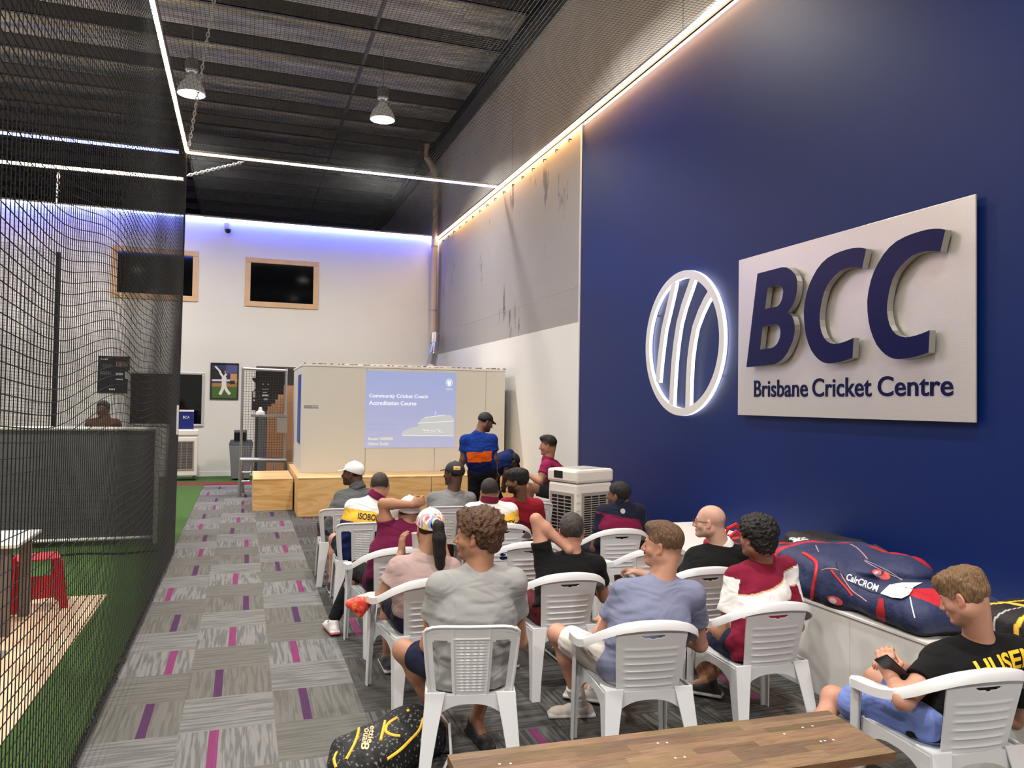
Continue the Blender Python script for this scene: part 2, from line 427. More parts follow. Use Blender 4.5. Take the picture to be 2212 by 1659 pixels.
# panel joints of the upper wall
b.cur = 5
for y in (7.9, 14.1, 19.2): b.box(WX - .004, WX + .01, y, y + .02, LZ + .1, 9.2)
b.box(WX - .003, WX + .01, 19.2, 19.215, 3.16, LZ); b.box(WX - .003, WX + .01, 10.9, 19.9, 3.72, 3.726)
st(b.build('wall_right', mats=[M_conc, M_prec, M_wall, M_blue, M_white, mat('joint', srgb(180, 172, 160), .7)]))
b = MB(); b.box(-10, WX, BY, BY + .2, 0, LZ + .02); st(b.build('wall_back', M_wall))
b = MB(); b.box(-10.2, -10, -10, 31, 0, 9.2); st(b.build('wall_left', M_wall))
b = MB(); b.box(-10, WX, -10.2, -10, 0, 9.2); st(b.build('wall_front', mat('front_wall', srgb(150, 150, 152), .7)))
b = MB(); b.box(-10, WX, 31, 31.2, 0, 9.2); st(b.build('wall_far', mat('far_wall', srgb(60, 60, 66), .8)))
b = MB(); b.box(-10, WX, BY - .018, BY, .012, .13); st(b.build('baseboard_back', M_white, bevel=.003))

# roof: wrinkled foil on ridged sheeting, purlins, edge beam
def foil_mat():
    m = mat('roof_foil', srgb(224, 222, 216), .38, .5, var=(1.4, .5), vscale=(.5, 2.5, 1))
    N = m.node_tree.nodes; L = m.node_tree.links; b = N['Principled BSDF']
    co = N.new('ShaderNodeTexCoord'); mp = N.new('ShaderNodeMapping'); mp.inputs['Scale'].default_value = (2.2, 5, 1); L.new(co.outputs['Object'], mp.inputs[0])
    n = N.new('ShaderNodeTexNoise'); n.inputs['Scale'].default_value = 1.6; n.inputs['Detail'].default_value = 7; n.inputs['Distortion'].default_value = .8; L.new(mp.outputs[0], n.inputs['Vector'])
    br = N.new('ShaderNodeTexBrick'); br.inputs['Scale'].default_value = 3.2; br.offset = 0; br.inputs['Color1'].default_value = (1, 1, 1, 1); br.inputs['Color2'].default_value = (.85, .85, .85, 1); br.inputs['Mortar'].default_value = (.2, .2, .2, 1)
    br.inputs['Mortar Size'].default_value = .02; L.new(co.outputs['Object'], br.inputs['Vector'])
    ad = N.new('ShaderNodeMath'); ad.operation = 'MULTIPLY_ADD'; L.new(br.outputs[0], ad.inputs[0]); ad.inputs[1].default_value = .05; L.new(n.outputs[0], ad.inputs[2])
    bp = N.new('ShaderNodeBump'); bp.inputs['Strength'].default_value = 1; bp.inputs['Distance'].default_value = .12; L.new(ad.outputs[0], bp.inputs['Height']); L.new(bp.outputs[0], b.inputs['Normal'])
    return m
b = MB(); b.box(-10, WX + .25, -10, 31.2, 9.2, 9.3); st(b.build('ceiling', foil_mat()))
M_pur = mat('purlin_steel', srgb(92, 92, 94), .55, .3, var=(3, .15))
pp = None
for k in range(26):
    y = -9.9 + 1.58 * k + .28
    b = MB(); b.box(-10, WX - .02, y, y + .012, 8.72, 8.98); b.box(-10, WX - .02, y, y + .085, 8.72, 8.735); b.box(-10, WX - .02, y, y + .085, 8.965, 8.98)
    o = b.build('ceiling_purlin', M_pur); o['kind'] = 'structure'
for k, x in enumerate((-6.5, -1.62, 2.1)):
    b = MB(); b.box(x, x + .05, -10, 31, 8.735, 8.79); o = b.build('ceiling_bridging', M_pur); o['kind'] = 'structure'
for x, w in ((4.55, .22),):
    b = MB(); b.box(x, x + w, -10, 31, 8.45, 8.475); b.box(x, x + w, -10, 31, 8.70, 8.72); b.box(x + w / 2 - .01, x + w / 2 + .01, -10, 31, 8.47, 8.70)
    o = b.build('ceiling_beam', mat('beam_steel', srgb(52, 54, 60), .5, .3)); o['kind'] = 'structure'

# windows in the back wall: pale timber frames round dark glass
M_frm = mat('pale_timber', srgb(216, 180, 138), .5, var=(5, .08))
def window(n, x0, x1, z0, z1, fm, fw=.13):
    b = MB(); y = BY - .03
    for a in ((x0, x1, z1 - fw, z1), (x0, x1, z0, z0 + fw), (x0, x0 + fw, z0 + fw, z1 - fw), (x1 - fw, x1, z0 + fw, z1 - fw)): b.box(a[0], a[1], y, BY, a[2], a[3])
    f = st(b.build('window_%d' % n, fm, bevel=.008))
    b = MB(); b.box(x0 + fw, x1 - fw, BY - .012, BY - .002, z0 + fw, z1 - fw); b.build('pane', M_glass, f)
    return f
window(1, -.05, 1.72, 4.2, 5.42, M_frm); window(2, -3.02, -1.12, 4.24, 5.47, M_frm)
M_sil = mat('silver_frame', srgb(196, 196, 194), .4, .3)
window(3, -2.60, -.92, 1.22, 2.53, M_sil, .06)
# dark lit interior seen behind the upper panes is left as reflections; small shelf of cups just inside
# door opening beside the cold room
b = MB(); b.cur = 0; b.box(.26, 1.62, BY - .02, BY - .001, .012, 2.72); b.cur = 1
b.box(.30, 1.58, BY - .03, BY - .018, .012, 2.66)
st(b.build('door_1', mats=[mat('door_frame', srgb(74, 66, 62), .5), mat('door_leaf', srgb(52, 48, 48), .45)]))

# ---------------- LED light lines ----------------
WARM, BLUE = (1.0, .68, .40), (.26, .34, 1.0)
def led(label, a, b_, colf, strength, n=1, group=None):
    a = np.array(a, float); b_ = np.array(b_, float); d = nrm(b_ - a); s = np.cross(d, (0, 0, 1))
    t = thing('led_strip', label, 'light', a, 0, group)
    m = MB()
    if abs(d[0]) > .5: m.box(0, (b_ - a)[0], -.025, .025, .012, .05)
    else: m.box(-.025, .025, 0, (b_ - a)[1], .012, .05)
    m.build('channel', M_alu, t)
    for i in range(n):
        p, q = (b_ - a) * i / n, (b_ - a) * (i + 1) / n
        c, es = colf((i + .5) / n)
        mm = mat('led_%.2f_%.2f_%.2f_%.1f' % (*c, es), (.8, .8, .8), .5, emit=c, es=es * strength)
        m = MB(); m.tube([p, q], .028, 10)
        m.build('diffuser', mm, t)
    return t
def mix(a, b_, f): return tuple(x + (y - x) * f for x, y in zip(a, b_))
wf = lambda f: (WARM, 1)
led('warm white light line running high along the blue feature wall', (WX - .055, -3, LZ), (WX - .055, BY - .02, LZ), wf, 48)
led('warm white light line over the edge of the side net', (-1.06, -3, LZ), (-1.06, 14.7, LZ), wf, 40)
led('light line across the hall fading from warm white to blue', (-1.06, 14.73, LZ), (WX - .08, 14.73, LZ), lambda f: (mix((1, .66, .42), (.45, .52, 1), min(1, max(0, f * 1.6 - .3))), 1), 13, 8)
led('blue light line along the top of the white end wall', (-9.9, BY - .05, LZ + .03), (WX - .12, BY - .05, LZ + .03), lambda f: (BLUE, 1), 22)
led('blue light line above the left practice lanes, nearer of the cross lines', (-9.9, 14.78, LZ), (-1.2, 14.78, LZ), lambda f: ((.14, .2, 1), 1), 30)
led('warm light line above the left practice lanes, between two blue ones', (-9.9, 16.8, LZ), (-1.25, 16.55, LZ), wf, 22)
# the light the tapes throw down the walls
lamp('led_light', 'AREA', (WX - .12, 5, LZ - .03), 190, (1.0, .48, .13), rot=(0, 0, 0), shape='RECTANGLE', size=.05, size_y=27)
lamp('led_light', 'AREA', (-2.6, BY - .18, LZ - .01), 150, (.07, .11, 1.0), rot=(0, 0, 0), shape='RECTANGLE', size=14.5, size_y=.05)
# fixings under the wall light line
b = MB()
for k in range(16):
    y = 11.2 + k * .55; b.box(WX - .05, WX - .002, y, y + .012, LZ - .16, LZ - .145); b.box(WX - .052, WX - .04, y, y + .012, LZ - .2, LZ - .145)
b.box(WX - .06, WX - .035, -3, 19.9, LZ - .07, LZ - .05)
o = b.build('cable_rail', M_black); tag(o, 'thin dark net rail with hooks just under the wall light line', 'rail')

# ---------------- high-bay lamps ----------------
def bay(x, y, z, label, chain):
    t = thing('high_bay_lamp', label, 'lamp', (x, y, z), 0)
    b = MB(); b.lathe((0, 0, 0), [(.255, 0), (.25, .05), (.19, .19), (.10, .30), (.085, .34), (.08, .34), (.09, .30), (.18, .185), (.24, .045), (.245, 0)], 32, False)
    smooth_by_angle(b.build('shade', mat('lamp_shade', srgb(205, 205, 205), .4, .1, emit=(1, .97, .92), es=.10), t))
    b = MB(); b.lathe((0, 0, .02), [(.235, 0), (.235, .012)], 32); b.build('diffuser', mat('lamp_glow', (1, 1, 1), .5, emit=(1, .96, .88), es=14), t)
    b = MB(); b.cyl((0, 0, .33), (0, 0, .42), .05, 16); b.lathe((0, 0, .42), [(.10, 0), (.125, .03), (.125, .2), (.10, .24), (.02, .25)], 16); b.build('driver_housing', M_steel, t)
    b = MB(); b.cyl((0, 0, .66), (0, 0, 9.2 - z), .008, 6); b.build('suspension_rod', M_steel, t)
bay(*BAYS[0], 'bell-shaped high-bay lamp hanging over the white cold room', 0)
bay(*BAYS[1], 'glowing high-bay lamp beside the warm corner of the light lines', 0)
for q, w in zip(BAYS[2:], ('over the far left practice lane', 'over the middle of the seated rows', 'over the near left net lane', 'over the left practice mat', 'over the seats nearest the camera', 'over the near end of the side net', 'over the near left corner', 'behind the camera by the wall', 'behind the camera over the aisle', 'behind the camera on the left')):
    bay(*q, 'high-bay lamp hanging ' + w, 0)
# chains holding the net frame
def chain(label, a, b_, link=.085):
    a = np.array(a, float); b_ = np.array(b_, float); n = int(np.linalg.norm(b_ - a) / (link * .78)); d = nrm(b_ - a); u = nrm(np.cross(d, (0, 1, .1))); w = np.cross(d, u)
    m = MB()
    for i in range(n):
        c = a + (b_ - a) * (i + .5) / n; s = u if i % 2 else w
        m.tube([c + d * link * .55 * math.cos(q) + s * link * .27 * math.sin(q) for q in [2 * PI * j / 8 for j in range(9)]], .009, 4)
    tag(m.build('chain', mat('chain_zinc', srgb(232, 232, 232), .35, .3)), label, 'chain')
chain('bright zinc chain rising from the light-line corner to the roof', (-1.03, 14.66, LZ + .05), at(464, -12, 13.2))
chain('zinc chain hanging behind the left nets to the blue line', at(127, 370, 16.8), at(122, 438, 16.8))
chain('zinc chain slanting off the light-line corner', at(402, 380, 14.75), at(525, 350, 15.6))
# netting
M_net = mat('black_net', srgb(14, 14, 15), .8)
M_net2 = mat('grey_net', srgb(70, 68, 66), .8)
def strands(m, lines, r):
    for P in lines:
        P = [np.array(p, float) for p in P]; m.tube(P, r, 3, cap=False)
# overhead net, flat, 48 mm mesh
m = MB()
for k in range(int((WX + 1.0) / .048)):
    x = -1.04 + k * .048; strands(m, [[(x, 1.5, LZ - .05), (x, 14.7, LZ - .05)], [(x, 14.75, LZ - .05), (x, BY - .1, LZ - .05)]], .0023)
for k in range(int(18.5 / .048)):
    y = 1.5 + k * .048; strands(m, [[(-1.04, y, LZ - .05), (WX - .08, y, LZ - .05)]], .0023)
tag(m.build('overhead_net', M_net), 'fine black netting stretched flat under the roof between the light lines', 'net')
# net rising from the light line up to the roof at the right wall
# side curtain net
def curtain(s, t):
    """s along (0 near, 1 far), t up"""
    yb = 1.2 + (10.28 - 1.2) * s; yt = 1.2 + (14.66 - 1.2) * s
    e = t ** .9
    y = yb + (yt - yb) * e
    x = -.78 - .28 * e + .05 * math.sin(PI * t) * (math.sin(s * 31) * .5 + math.sin(s * 13 + 1)) * (1 - .5 * t) * (1 - s) ** 1.5 + .05 * (1 - s) * math.sin(PI * t)
    z = .02 + (LZ - .04) * t - .09 * math.sin(PI * t) * math.sin(s * 9.0) - .05 * math.sin(s * 23 + 3 * t) * math.sin(PI * t)
    return (x, y, max(z, .01))
m = MB(); NS, NT = 190, 100
strands(m, [[curtain(i / NS, j / 26) for j in range(27)] for i in range(NS + 1)], .0028)
strands(m, [[curtain(i / 90, j / NT) for i in range(91)] for j in range(1, NT)], .003)
m.tube([curtain(i / 120, 0) for i in range(121)], .011, 5)
cn = m.build('side_net', M_net); tag(cn, 'tall black curtain net hanging beside the carpet aisle down to the turf edge', 'net')
m = MB(); m.tube([curtain(1, j / 30) for j in range(31)], .013, 6); m.build('edge_rope', M_net, cn)
m = MB(); r_ = random.Random(3)
for k in range(130):
    y = 1.6 + 8.6 * k / 130; c = np.array((-.79, y, .014))
    m.tube([c + (r_.uniform(-.03, .03), 0, 0), c + (r_.uniform(-.02, .02), .02, .012), c + (r_.uniform(-.02, .02), .04, 0)], .006, 4)
m.build('gathered_hem', M_net, cn)
# net return at the far end, turning left across the lane
def ret(s, t):
    c = curtain(1, t); q = min(1, s * 1.3)
    return (c[0] - .005 - s * 7.5, c[1] * (1 - q) + 10.5 * q + .06 + .05 * math.sin(s * 60) * (1 - t), max(.02, c[2] - .09 * math.sin(s * 14) * math.sin(PI * t)))
m = MB()
strands(m, [[ret(i / 115, j / 12) for j in range(13)] for i in range(116)], .0014)
strands(m, [[ret(i / 60, j / 84) for i in range(61)] for j in range(1, 84)], .0014)
m.tube([ret(i / 80, 0) for i in range(81)], .014, 5)
tag(m.build('cross_net', M_net), 'black net turning left across the far end of the turf lane', 'net')
# ---------------- feature wall sign ----------------
M_plate = mat('brushed_plate', srgb(214, 210, 204), .30, .62, bump=(40, .25, .003), vscale=(1, .15, 9))
M_navy = mat('navy_gloss', srgb(6, 10, 62), .3, spec=.25)
M_edge = mat('letter_edge', srgb(176, 174, 172), .3, .8)
PZ = lambda y, z: (WX, y, z)
sg = thing('wall_sign', 'large brushed metal sign plate reading BCC Brisbane Cricket Centre on the navy wall', 'sign', (WX, 5.33, 2.6))
def loc(o, root): o.data.transform(Matrix.Translation(-Vector(root.location))); return o
b = MB(); b.box(WX - .055, WX - .04, 3.98, 6.70, 1.81, 3.405); b.box(WX - .04, WX - .0005, 4.1, 6.6, 1.93, 3.3)
loc(b.build('plate', M_plate, sg, bevel=.002), sg)
PB = [(6.287, 3.198), (5.929, 3.202), (5.86, 3.19), (5.80, 3.158), (5.755, 3.12), (5.731, 3.093), (5.713, 3.045), (5.711, 2.999), (5.717, 2.95), (5.73, 2.903), (5.75, 2.86), (5.777, 2.826), (5.81, 2.795), (5.843, 2.77), (5.805, 2.75), (5.777, 2.726), (5.757, 2.69), (5.745, 2.649), (5.742, 2.60), (5.749, 2.558), (5.768, 2.505), (5.799, 2.455), (5.84, 2.4), (5.884, 2.359), (5.93, 2.33), (5.985, 2.309), (6.03, 2.299), (6.089, 2.296), (6.452, 2.289)]
PB1 = [(6.127, 3.04), (5.979, 3.045), (5.94, 3.036), (5.92, 3.016), (5.908, 2.99), (5.907, 2.959), (5.915, 2.92), (5.931, 2.886), (5.957, 2.858), (5.99, 2.842), (6.168, 2.836)]
PB2 = [(6.199, 2.673), (6.014, 2.678), (5.975, 2.67), (5.957, 2.651), (5.943, 2.622), (5.939, 2.59), (5.948, 2.55), (5.966, 2.516), (5.99, 2.488), (6.025, 2.469), (6.05, 2.46), (6.077, 2.455), (6.238, 2.453)]
PC1 = [(4.895, 3.183), (4.94, 3.2), (4.987, 3.21), (5.05, 3.217), (5.106, 3.217), (5.18, 3.213), (5.249, 3.205), (5.33, 3.186), (5.399, 3.153), (5.46, 3.107), (5.51, 3.051), (5.555, 2.988), (5.589, 2.917), (5.612, 2.84), (5.625, 2.76), (5.622, 2.68), (5.61, 2.596), (5.592, 2.53), (5.563, 2.463), (5.528, 2.403), (5.483, 2.355), (5.44, 2.32), (5.394, 2.295), (5.35, 2.281), (5.308, 2.276), (5.235, 2.278), (5.162, 2.285), (5.1, 2.297), (5.038, 2.312), (5.027, 2.475), (5.085, 2.459), (5.142, 2.447), (5.195, 2.44), (5.245, 2.439), (5.29, 2.449), (5.33, 2.466), (5.367, 2.5), (5.396, 2.546), (5.414, 2.6), (5.423, 2.659), (5.42, 2.72), (5.408, 2.783), (5.39, 2.845), (5.365, 2.904), (5.332, 2.95), (5.29, 2.987), (5.24, 3.021), (5.186, 3.048), (5.125, 3.059), (5.065, 3.059), (5.0, 3.049), (4.938, 3.032)]
def letter(label, outer, holes):
    bm = bmesh.new(); loops = [outer] + holes; ed = []
    for lp in loops:
        vs = [bm.verts.new((WX - .075, y, z)) for y, z in lp]
        ed += [bm.edges.new((vs[i], vs[(i + 1) % len(vs)])) for i in range(len(vs))]
    bmesh.ops.triangle_fill(bm, edges=ed, use_beauty=True)
    r = bmesh.ops.extrude_face_region(bm, geom=bm.faces[:])
    nv = [g for g in r['geom'] if isinstance(g, bmesh.types.BMVert)]
    bmesh.ops.translate(bm, vec=(-.06, 0, 0), verts=nv)
    bmesh.ops.recalc_face_normals(bm, faces=bm.faces)
    for f in bm.faces: f.material_index = 0 if f.normal.x < -.5 else 1
    me = bpy.data.meshes.new('letter'); bm.to_mesh(me); bm.free(); me.materials.append(M_navy); me.materials.append(M_edge)
    o = bpy.data.objects.new('letter', me); COL.objects.link(o); o.parent = sg; loc(o, sg); o['label'] = label
    # stand-offs to the plate
    return o
for a in (letter('navy letter B', PB, [PB1, PB2]), letter('first navy letter C', PC1, []), letter('second navy letter C', [(y - .742, z) for y, z in PC1], [])): pass
b = MB()
for y, z in ((6.33, 2.4), (6.2, 3.1), (5.5, 2.8), (5.2, 2.35), (4.8, 2.8), (4.45, 2.35)): b.cyl((WX - .076, y, z), (WX - .05, y, z), .012, 8)
loc(b.build('stand_off', M_edge, sg), sg)
for s, y0, y1 in (('Brisbane', 6.43, 5.66), ('Cricket', 5.60, 4.915), ('Centre', 4.85, 4.155)):
    z1 = 2.14; hh = .165
    o = sign_text('lettering', s, (WX - .055, (y0 + y1) / 2, 2.075), (0, -1, 0), (0, 0, 1), y0 - y1, hh if s != 'Centre' else .16, M_navy, .006, bold=.012)
    loc(o, sg); o.parent = sg
# ball emblem
lg = thing('emblem_sign', 'round back-lit white ball emblem with three curved bars on the navy wall', 'sign', (WX, 7.76, 2.62))
M_em = mat('emblem_face', srgb(222, 220, 216), .35, .25)
M_halo = mat('emblem_glow', (1, 1, 1), .5, emit=(1, .97, .9), es=1.3)
def extr(name, loops, x0, x1, mats):
    bm = bmesh.new(); ed = []
    for lp in loops:
        vs = [bm.verts.new((x0, y, z)) for y, z in lp]
        ed += [bm.edges.new((vs[i], vs[(i + 1) % len(vs)])) for i in range(len(vs))]
    bmesh.ops.triangle_fill(bm, edges=ed, use_beauty=True)
    r = bmesh.ops.extrude_face_region(bm, geom=bm.faces[:])
    bmesh.ops.translate(bm, vec=(x1 - x0, 0, 0), verts=[g for g in r['geom'] if isinstance(g, bmesh.types.BMVert)])
    bmesh.ops.recalc_face_normals(bm, faces=bm.faces)
    for f in bm.faces: f.material_index = 0 if f.normal.x < -.5 else 1
    me = bpy.data.meshes.new(name); bm.to_mesh(me); bm.free()
    for m in mats: me.materials.append(m)
    o = bpy.data.objects.new(name, me); COL.objects.link(o); o.parent = lg; loc(o, lg); return o
circ = lambda r, c=(7.76, 2.62), n=96: [(c[0] + r * math.cos(2 * PI * k / n), c[1] + r * math.sin(2 * PI * k / n)) for k in range(n)]
extr('ring', [circ(.84), circ(.75)], WX - .03, WX - .075, [M_em, M_halo])
BARS = [[(7.934, 3.36), (8.0, 3.2), (8.08, 3.02), (8.17, 2.82), (8.22, 2.62), (8.26, 2.43), (8.30, 2.18)], [(7.50, 3.40), (7.60, 3.24), (7.73, 3.05), (7.83, 2.85), (7.89, 2.63), (7.93, 2.41), (7.955, 2.19), (7.98, 1.85)], [(7.15, 3.16), (7.27, 3.06), (7.38, 2.94), (7.49, 2.78), (7.55, 2.60), (7.59, 2.41), (7.61, 2.18), (7.62, 1.84)]]
for k, c in enumerate(BARS):
    c = [np.array(p) for p in c]
    L_, R_ = [], []
    for i, p in enumerate(c):
        t = nrm(c[min(i + 1, len(c) - 1)] - c[max(i - 1, 0)]); n = np.array((-t[1], t[0]))
        L_.append(tuple(p + n * .048)); R_.append(tuple(p - n * .048))
    extr('bar', [L_ + R_[::-1]], WX - .03, WX - .074, [M_em, M_halo])
b = MB(); n = 64
for k in range(n):
    a = 2 * PI * k / n; a2 = 2 * PI * (k + 1) / n
    P = [(WX - x, 7.76 + r * math.cos(q), 2.62 + r * math.sin(q)) for q in (a, a2) for r, x in ((.80, .012), (.80, .028))]
    b.add(P, [(0, 1, 3, 2)])
loc(b.build('halo_tape', mat('halo_tape', (1, 1, 1), .5, emit=(.95, .95, 1), es=9), lg), lg)
b = MB()
for k in range(6):
    a = 2 * PI * (k + .5) / 6; b.cyl((WX - .001, 7.76 + .79 * math.cos(a), 2.62 + .79 * math.sin(a)), (WX - .03, 7.76 + .79 * math.cos(a), 2.62 + .79 * math.sin(a)), .012, 8)
loc(b.build('stand_off', M_edge, lg), lg)

# ---------------- stage, cold room, projected slide ----------------
def wood_mat(name, c1, c2, scale=(.5, 3.2, 3.2), sc=1.6):
    m = bpy.data.materials.new(name); m.use_nodes = True; N = m.node_tree.nodes; L = m.node_tree.links; b = N['Principled BSDF']
    co = N.new('ShaderNodeTexCoord'); mp = N.new('ShaderNodeMapping'); mp.inputs['Scale'].default_value = scale; L.new(co.outputs['Object'], mp.inputs[0])
    n = N.new('ShaderNodeTexNoise'); n.inputs['Scale'].default_value = sc; n.inputs['Detail'].default_value = 2; n.inputs['Distortion'].default_value = 1.5; L.new(mp.outputs[0], n.inputs['Vector'])
    mu = N.new('ShaderNodeMath'); mu.operation = 'MULTIPLY'; L.new(n.outputs[0], mu.inputs[0]); mu.inputs[1].default_value = 6
    fr = N.new('ShaderNodeMath'); fr.operation = 'PINGPONG'; L.new(mu.outputs[0], fr.inputs[0]); fr.inputs[1].default_value = 1
    r = N.new('ShaderNodeValToRGB'); L.new(fr.outputs[0], r.inputs[0]); r.color_ramp.elements[0].color = (*c1, 1); r.color_ramp.elements[1].color = (*c2, 1); r.color_ramp.elements[0].position = .1
    L.new(r.outputs[0], b.inputs['Base Color']); b.inputs['Roughness'].default_value = .45; return m
M_ply = wood_mat('pine_plywood', srgb(206, 160, 98), srgb(228, 188, 128))
M_ply2 = wood_mat('pine_plywood_pale', srgb(212, 170, 112), srgb(236, 202, 150))
t = thing('stage', 'long low stage of pale pine plywood boxes under the white cold room', 'stage', (2.8, 14.5, 0))
b = MB(); b.box(-1.95, 2.01, -1.54, 1.75, .61, .63); b.build('deck', M_ply2, t, bevel=.003)
for x0, x1 in ((-1.95, -.95), (-.94, .26), (.27, 1.15), (1.16, 2.01)):
    b = MB(); b.box(x0, x1, -1.535, -1.515, 0, .608); b.build('front_panel', M_ply, t, bevel=.002)
b = MB(); b.box(-1.95, -1.93, -1.51, 1.75, 0, .608); b.build('side_panel', M_ply, t)
t = thing('step_box', 'pine plywood step box standing at the left end of the stage', 'box', (.5, 14.5, 0))
b = MB(); b.box(-.33, .325, -.68, .9, .52, .54); b.build('top', M_ply2, t, bevel=.003)
b = MB(); b.box(-.33, .325, -.675, -.655, 0, .518); b.box(-.33, -.31, -.655, .9, 0, .518); b.box(.305, .325, -.655, .9, 0, .518); b.build('front_panel', M_ply, t, bevel=.002)
cr = thing('cold_room', 'white panelled cold room box standing on the plywood stage', 'cold room', (2.78, 15, .63))
M_cr = mat('coldroom_panel', srgb(214, 213, 205), .4, var=(.5, .03))
for x0, x1 in ((-1.84, -.73), (-.725, .53), (.535, 1.50), (1.505, 1.88)):
    b = MB(); b.box(x0, x1, -1.19, -1.12, .0, 1.86); b.build('wall_panel', M_cr, cr, bevel=.003)
b = MB(); b.box(-1.84, -1.78, -1.115, 1.2, 0, 1.86); b.box(1.82, 1.88, -1.115, 1.2, 0, 1.86); b.box(-1.78, 1.82, 1.14, 1.2, 0, 1.86); b.build('side_panel', M_cr, cr)
b = MB(); b.box(-1.85, 1.89, -1.2, 1.21, 1.86, 1.90); b.build('roof_panel', M_white, cr, bevel=.004)
b = MB(); b.box(-1.0, 1.0, -.6, .8, 1.9, 1.955); b.build('roof_tray', M_white, cr)
b = MB()
for k in range(34):
    x = -1.8 + k * .11 + random.uniform(-.02, .02); b.box(x, x + random.uniform(.03, .08), -1.19, -1.14, 1.9, 1.9 + random.uniform(.008, .022))
b.build('foam_sealant', mat('foam', srgb(120, 96, 80), .9), cr)
b = MB(); b.box(-1.855, -1.841, -.95, -.35, .5, 1.72); b.build('poster', mat('blue_poster', srgb(58, 78, 170), .4), cr)
tg = MB(); tg.box(-1.80, -1.56, -1.196, -1.1905, 1.13, 1.18); tg = tg.build('label_plate', mat('grey_tag', srgb(150, 150, 152), .5), cr)
sign_text('lettering', 'WYSE', (-1.62, -1.1965, 1.155), (1, 0, 0), (0, 0, 1), .1, .03, M_white, .001, tg)
# slide: projector light put in as a thin self-glowing sheet
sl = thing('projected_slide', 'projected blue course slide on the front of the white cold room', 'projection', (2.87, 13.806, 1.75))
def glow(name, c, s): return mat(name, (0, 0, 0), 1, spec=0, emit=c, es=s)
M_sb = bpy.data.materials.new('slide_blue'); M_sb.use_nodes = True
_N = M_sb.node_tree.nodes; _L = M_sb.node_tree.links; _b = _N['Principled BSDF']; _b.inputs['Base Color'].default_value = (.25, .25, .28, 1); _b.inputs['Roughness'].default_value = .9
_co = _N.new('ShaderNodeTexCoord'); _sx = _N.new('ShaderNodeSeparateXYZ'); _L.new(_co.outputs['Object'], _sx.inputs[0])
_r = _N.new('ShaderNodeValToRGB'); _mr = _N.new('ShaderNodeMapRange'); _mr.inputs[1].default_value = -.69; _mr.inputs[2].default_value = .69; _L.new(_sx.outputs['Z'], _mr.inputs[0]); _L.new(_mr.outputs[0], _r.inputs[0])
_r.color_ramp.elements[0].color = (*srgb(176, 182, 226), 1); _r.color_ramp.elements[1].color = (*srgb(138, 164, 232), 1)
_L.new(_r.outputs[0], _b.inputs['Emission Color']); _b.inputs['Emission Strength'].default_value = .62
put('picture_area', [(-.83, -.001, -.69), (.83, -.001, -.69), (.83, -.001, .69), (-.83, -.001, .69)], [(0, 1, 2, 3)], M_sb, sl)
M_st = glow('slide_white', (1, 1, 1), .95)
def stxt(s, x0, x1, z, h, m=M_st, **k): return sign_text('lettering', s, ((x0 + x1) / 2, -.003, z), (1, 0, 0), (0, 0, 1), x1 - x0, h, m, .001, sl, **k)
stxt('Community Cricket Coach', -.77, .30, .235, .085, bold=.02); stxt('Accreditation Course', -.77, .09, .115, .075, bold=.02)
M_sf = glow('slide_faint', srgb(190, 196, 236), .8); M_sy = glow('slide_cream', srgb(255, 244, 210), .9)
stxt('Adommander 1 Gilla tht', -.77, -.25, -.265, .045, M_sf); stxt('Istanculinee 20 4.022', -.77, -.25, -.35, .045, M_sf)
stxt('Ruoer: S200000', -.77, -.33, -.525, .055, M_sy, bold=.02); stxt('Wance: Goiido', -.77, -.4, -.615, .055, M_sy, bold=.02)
v, f = blob2(.12, .16); vi = [(x, 0, z) for x, z in v]
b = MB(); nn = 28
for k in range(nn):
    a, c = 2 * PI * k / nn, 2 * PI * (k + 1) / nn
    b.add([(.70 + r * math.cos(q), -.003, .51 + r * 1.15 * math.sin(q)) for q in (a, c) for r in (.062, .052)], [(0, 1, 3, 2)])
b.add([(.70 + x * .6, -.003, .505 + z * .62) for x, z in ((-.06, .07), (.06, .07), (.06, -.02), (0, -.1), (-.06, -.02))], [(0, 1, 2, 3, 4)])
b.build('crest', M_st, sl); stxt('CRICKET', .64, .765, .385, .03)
sh = [(-.16, -.47), (.80, -.47), (.80, -.16), (.74, -.09), (.62, -.09), (.25, -.14), (.18, -.18), (.12, -.3), (-.02, -.33), (-.16, -.4)]
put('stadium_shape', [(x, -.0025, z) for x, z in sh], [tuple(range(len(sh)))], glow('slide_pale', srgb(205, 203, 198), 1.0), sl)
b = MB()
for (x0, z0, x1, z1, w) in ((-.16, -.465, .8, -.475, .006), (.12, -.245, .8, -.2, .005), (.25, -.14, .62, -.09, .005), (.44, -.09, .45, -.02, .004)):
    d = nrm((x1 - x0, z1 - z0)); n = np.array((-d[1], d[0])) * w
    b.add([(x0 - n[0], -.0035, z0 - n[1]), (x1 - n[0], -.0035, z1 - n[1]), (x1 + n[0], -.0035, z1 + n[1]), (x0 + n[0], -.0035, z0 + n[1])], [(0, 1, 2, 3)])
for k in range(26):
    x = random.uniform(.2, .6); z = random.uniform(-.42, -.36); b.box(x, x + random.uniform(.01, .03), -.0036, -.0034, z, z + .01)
b.build('stadium_lines', M_st, sl)

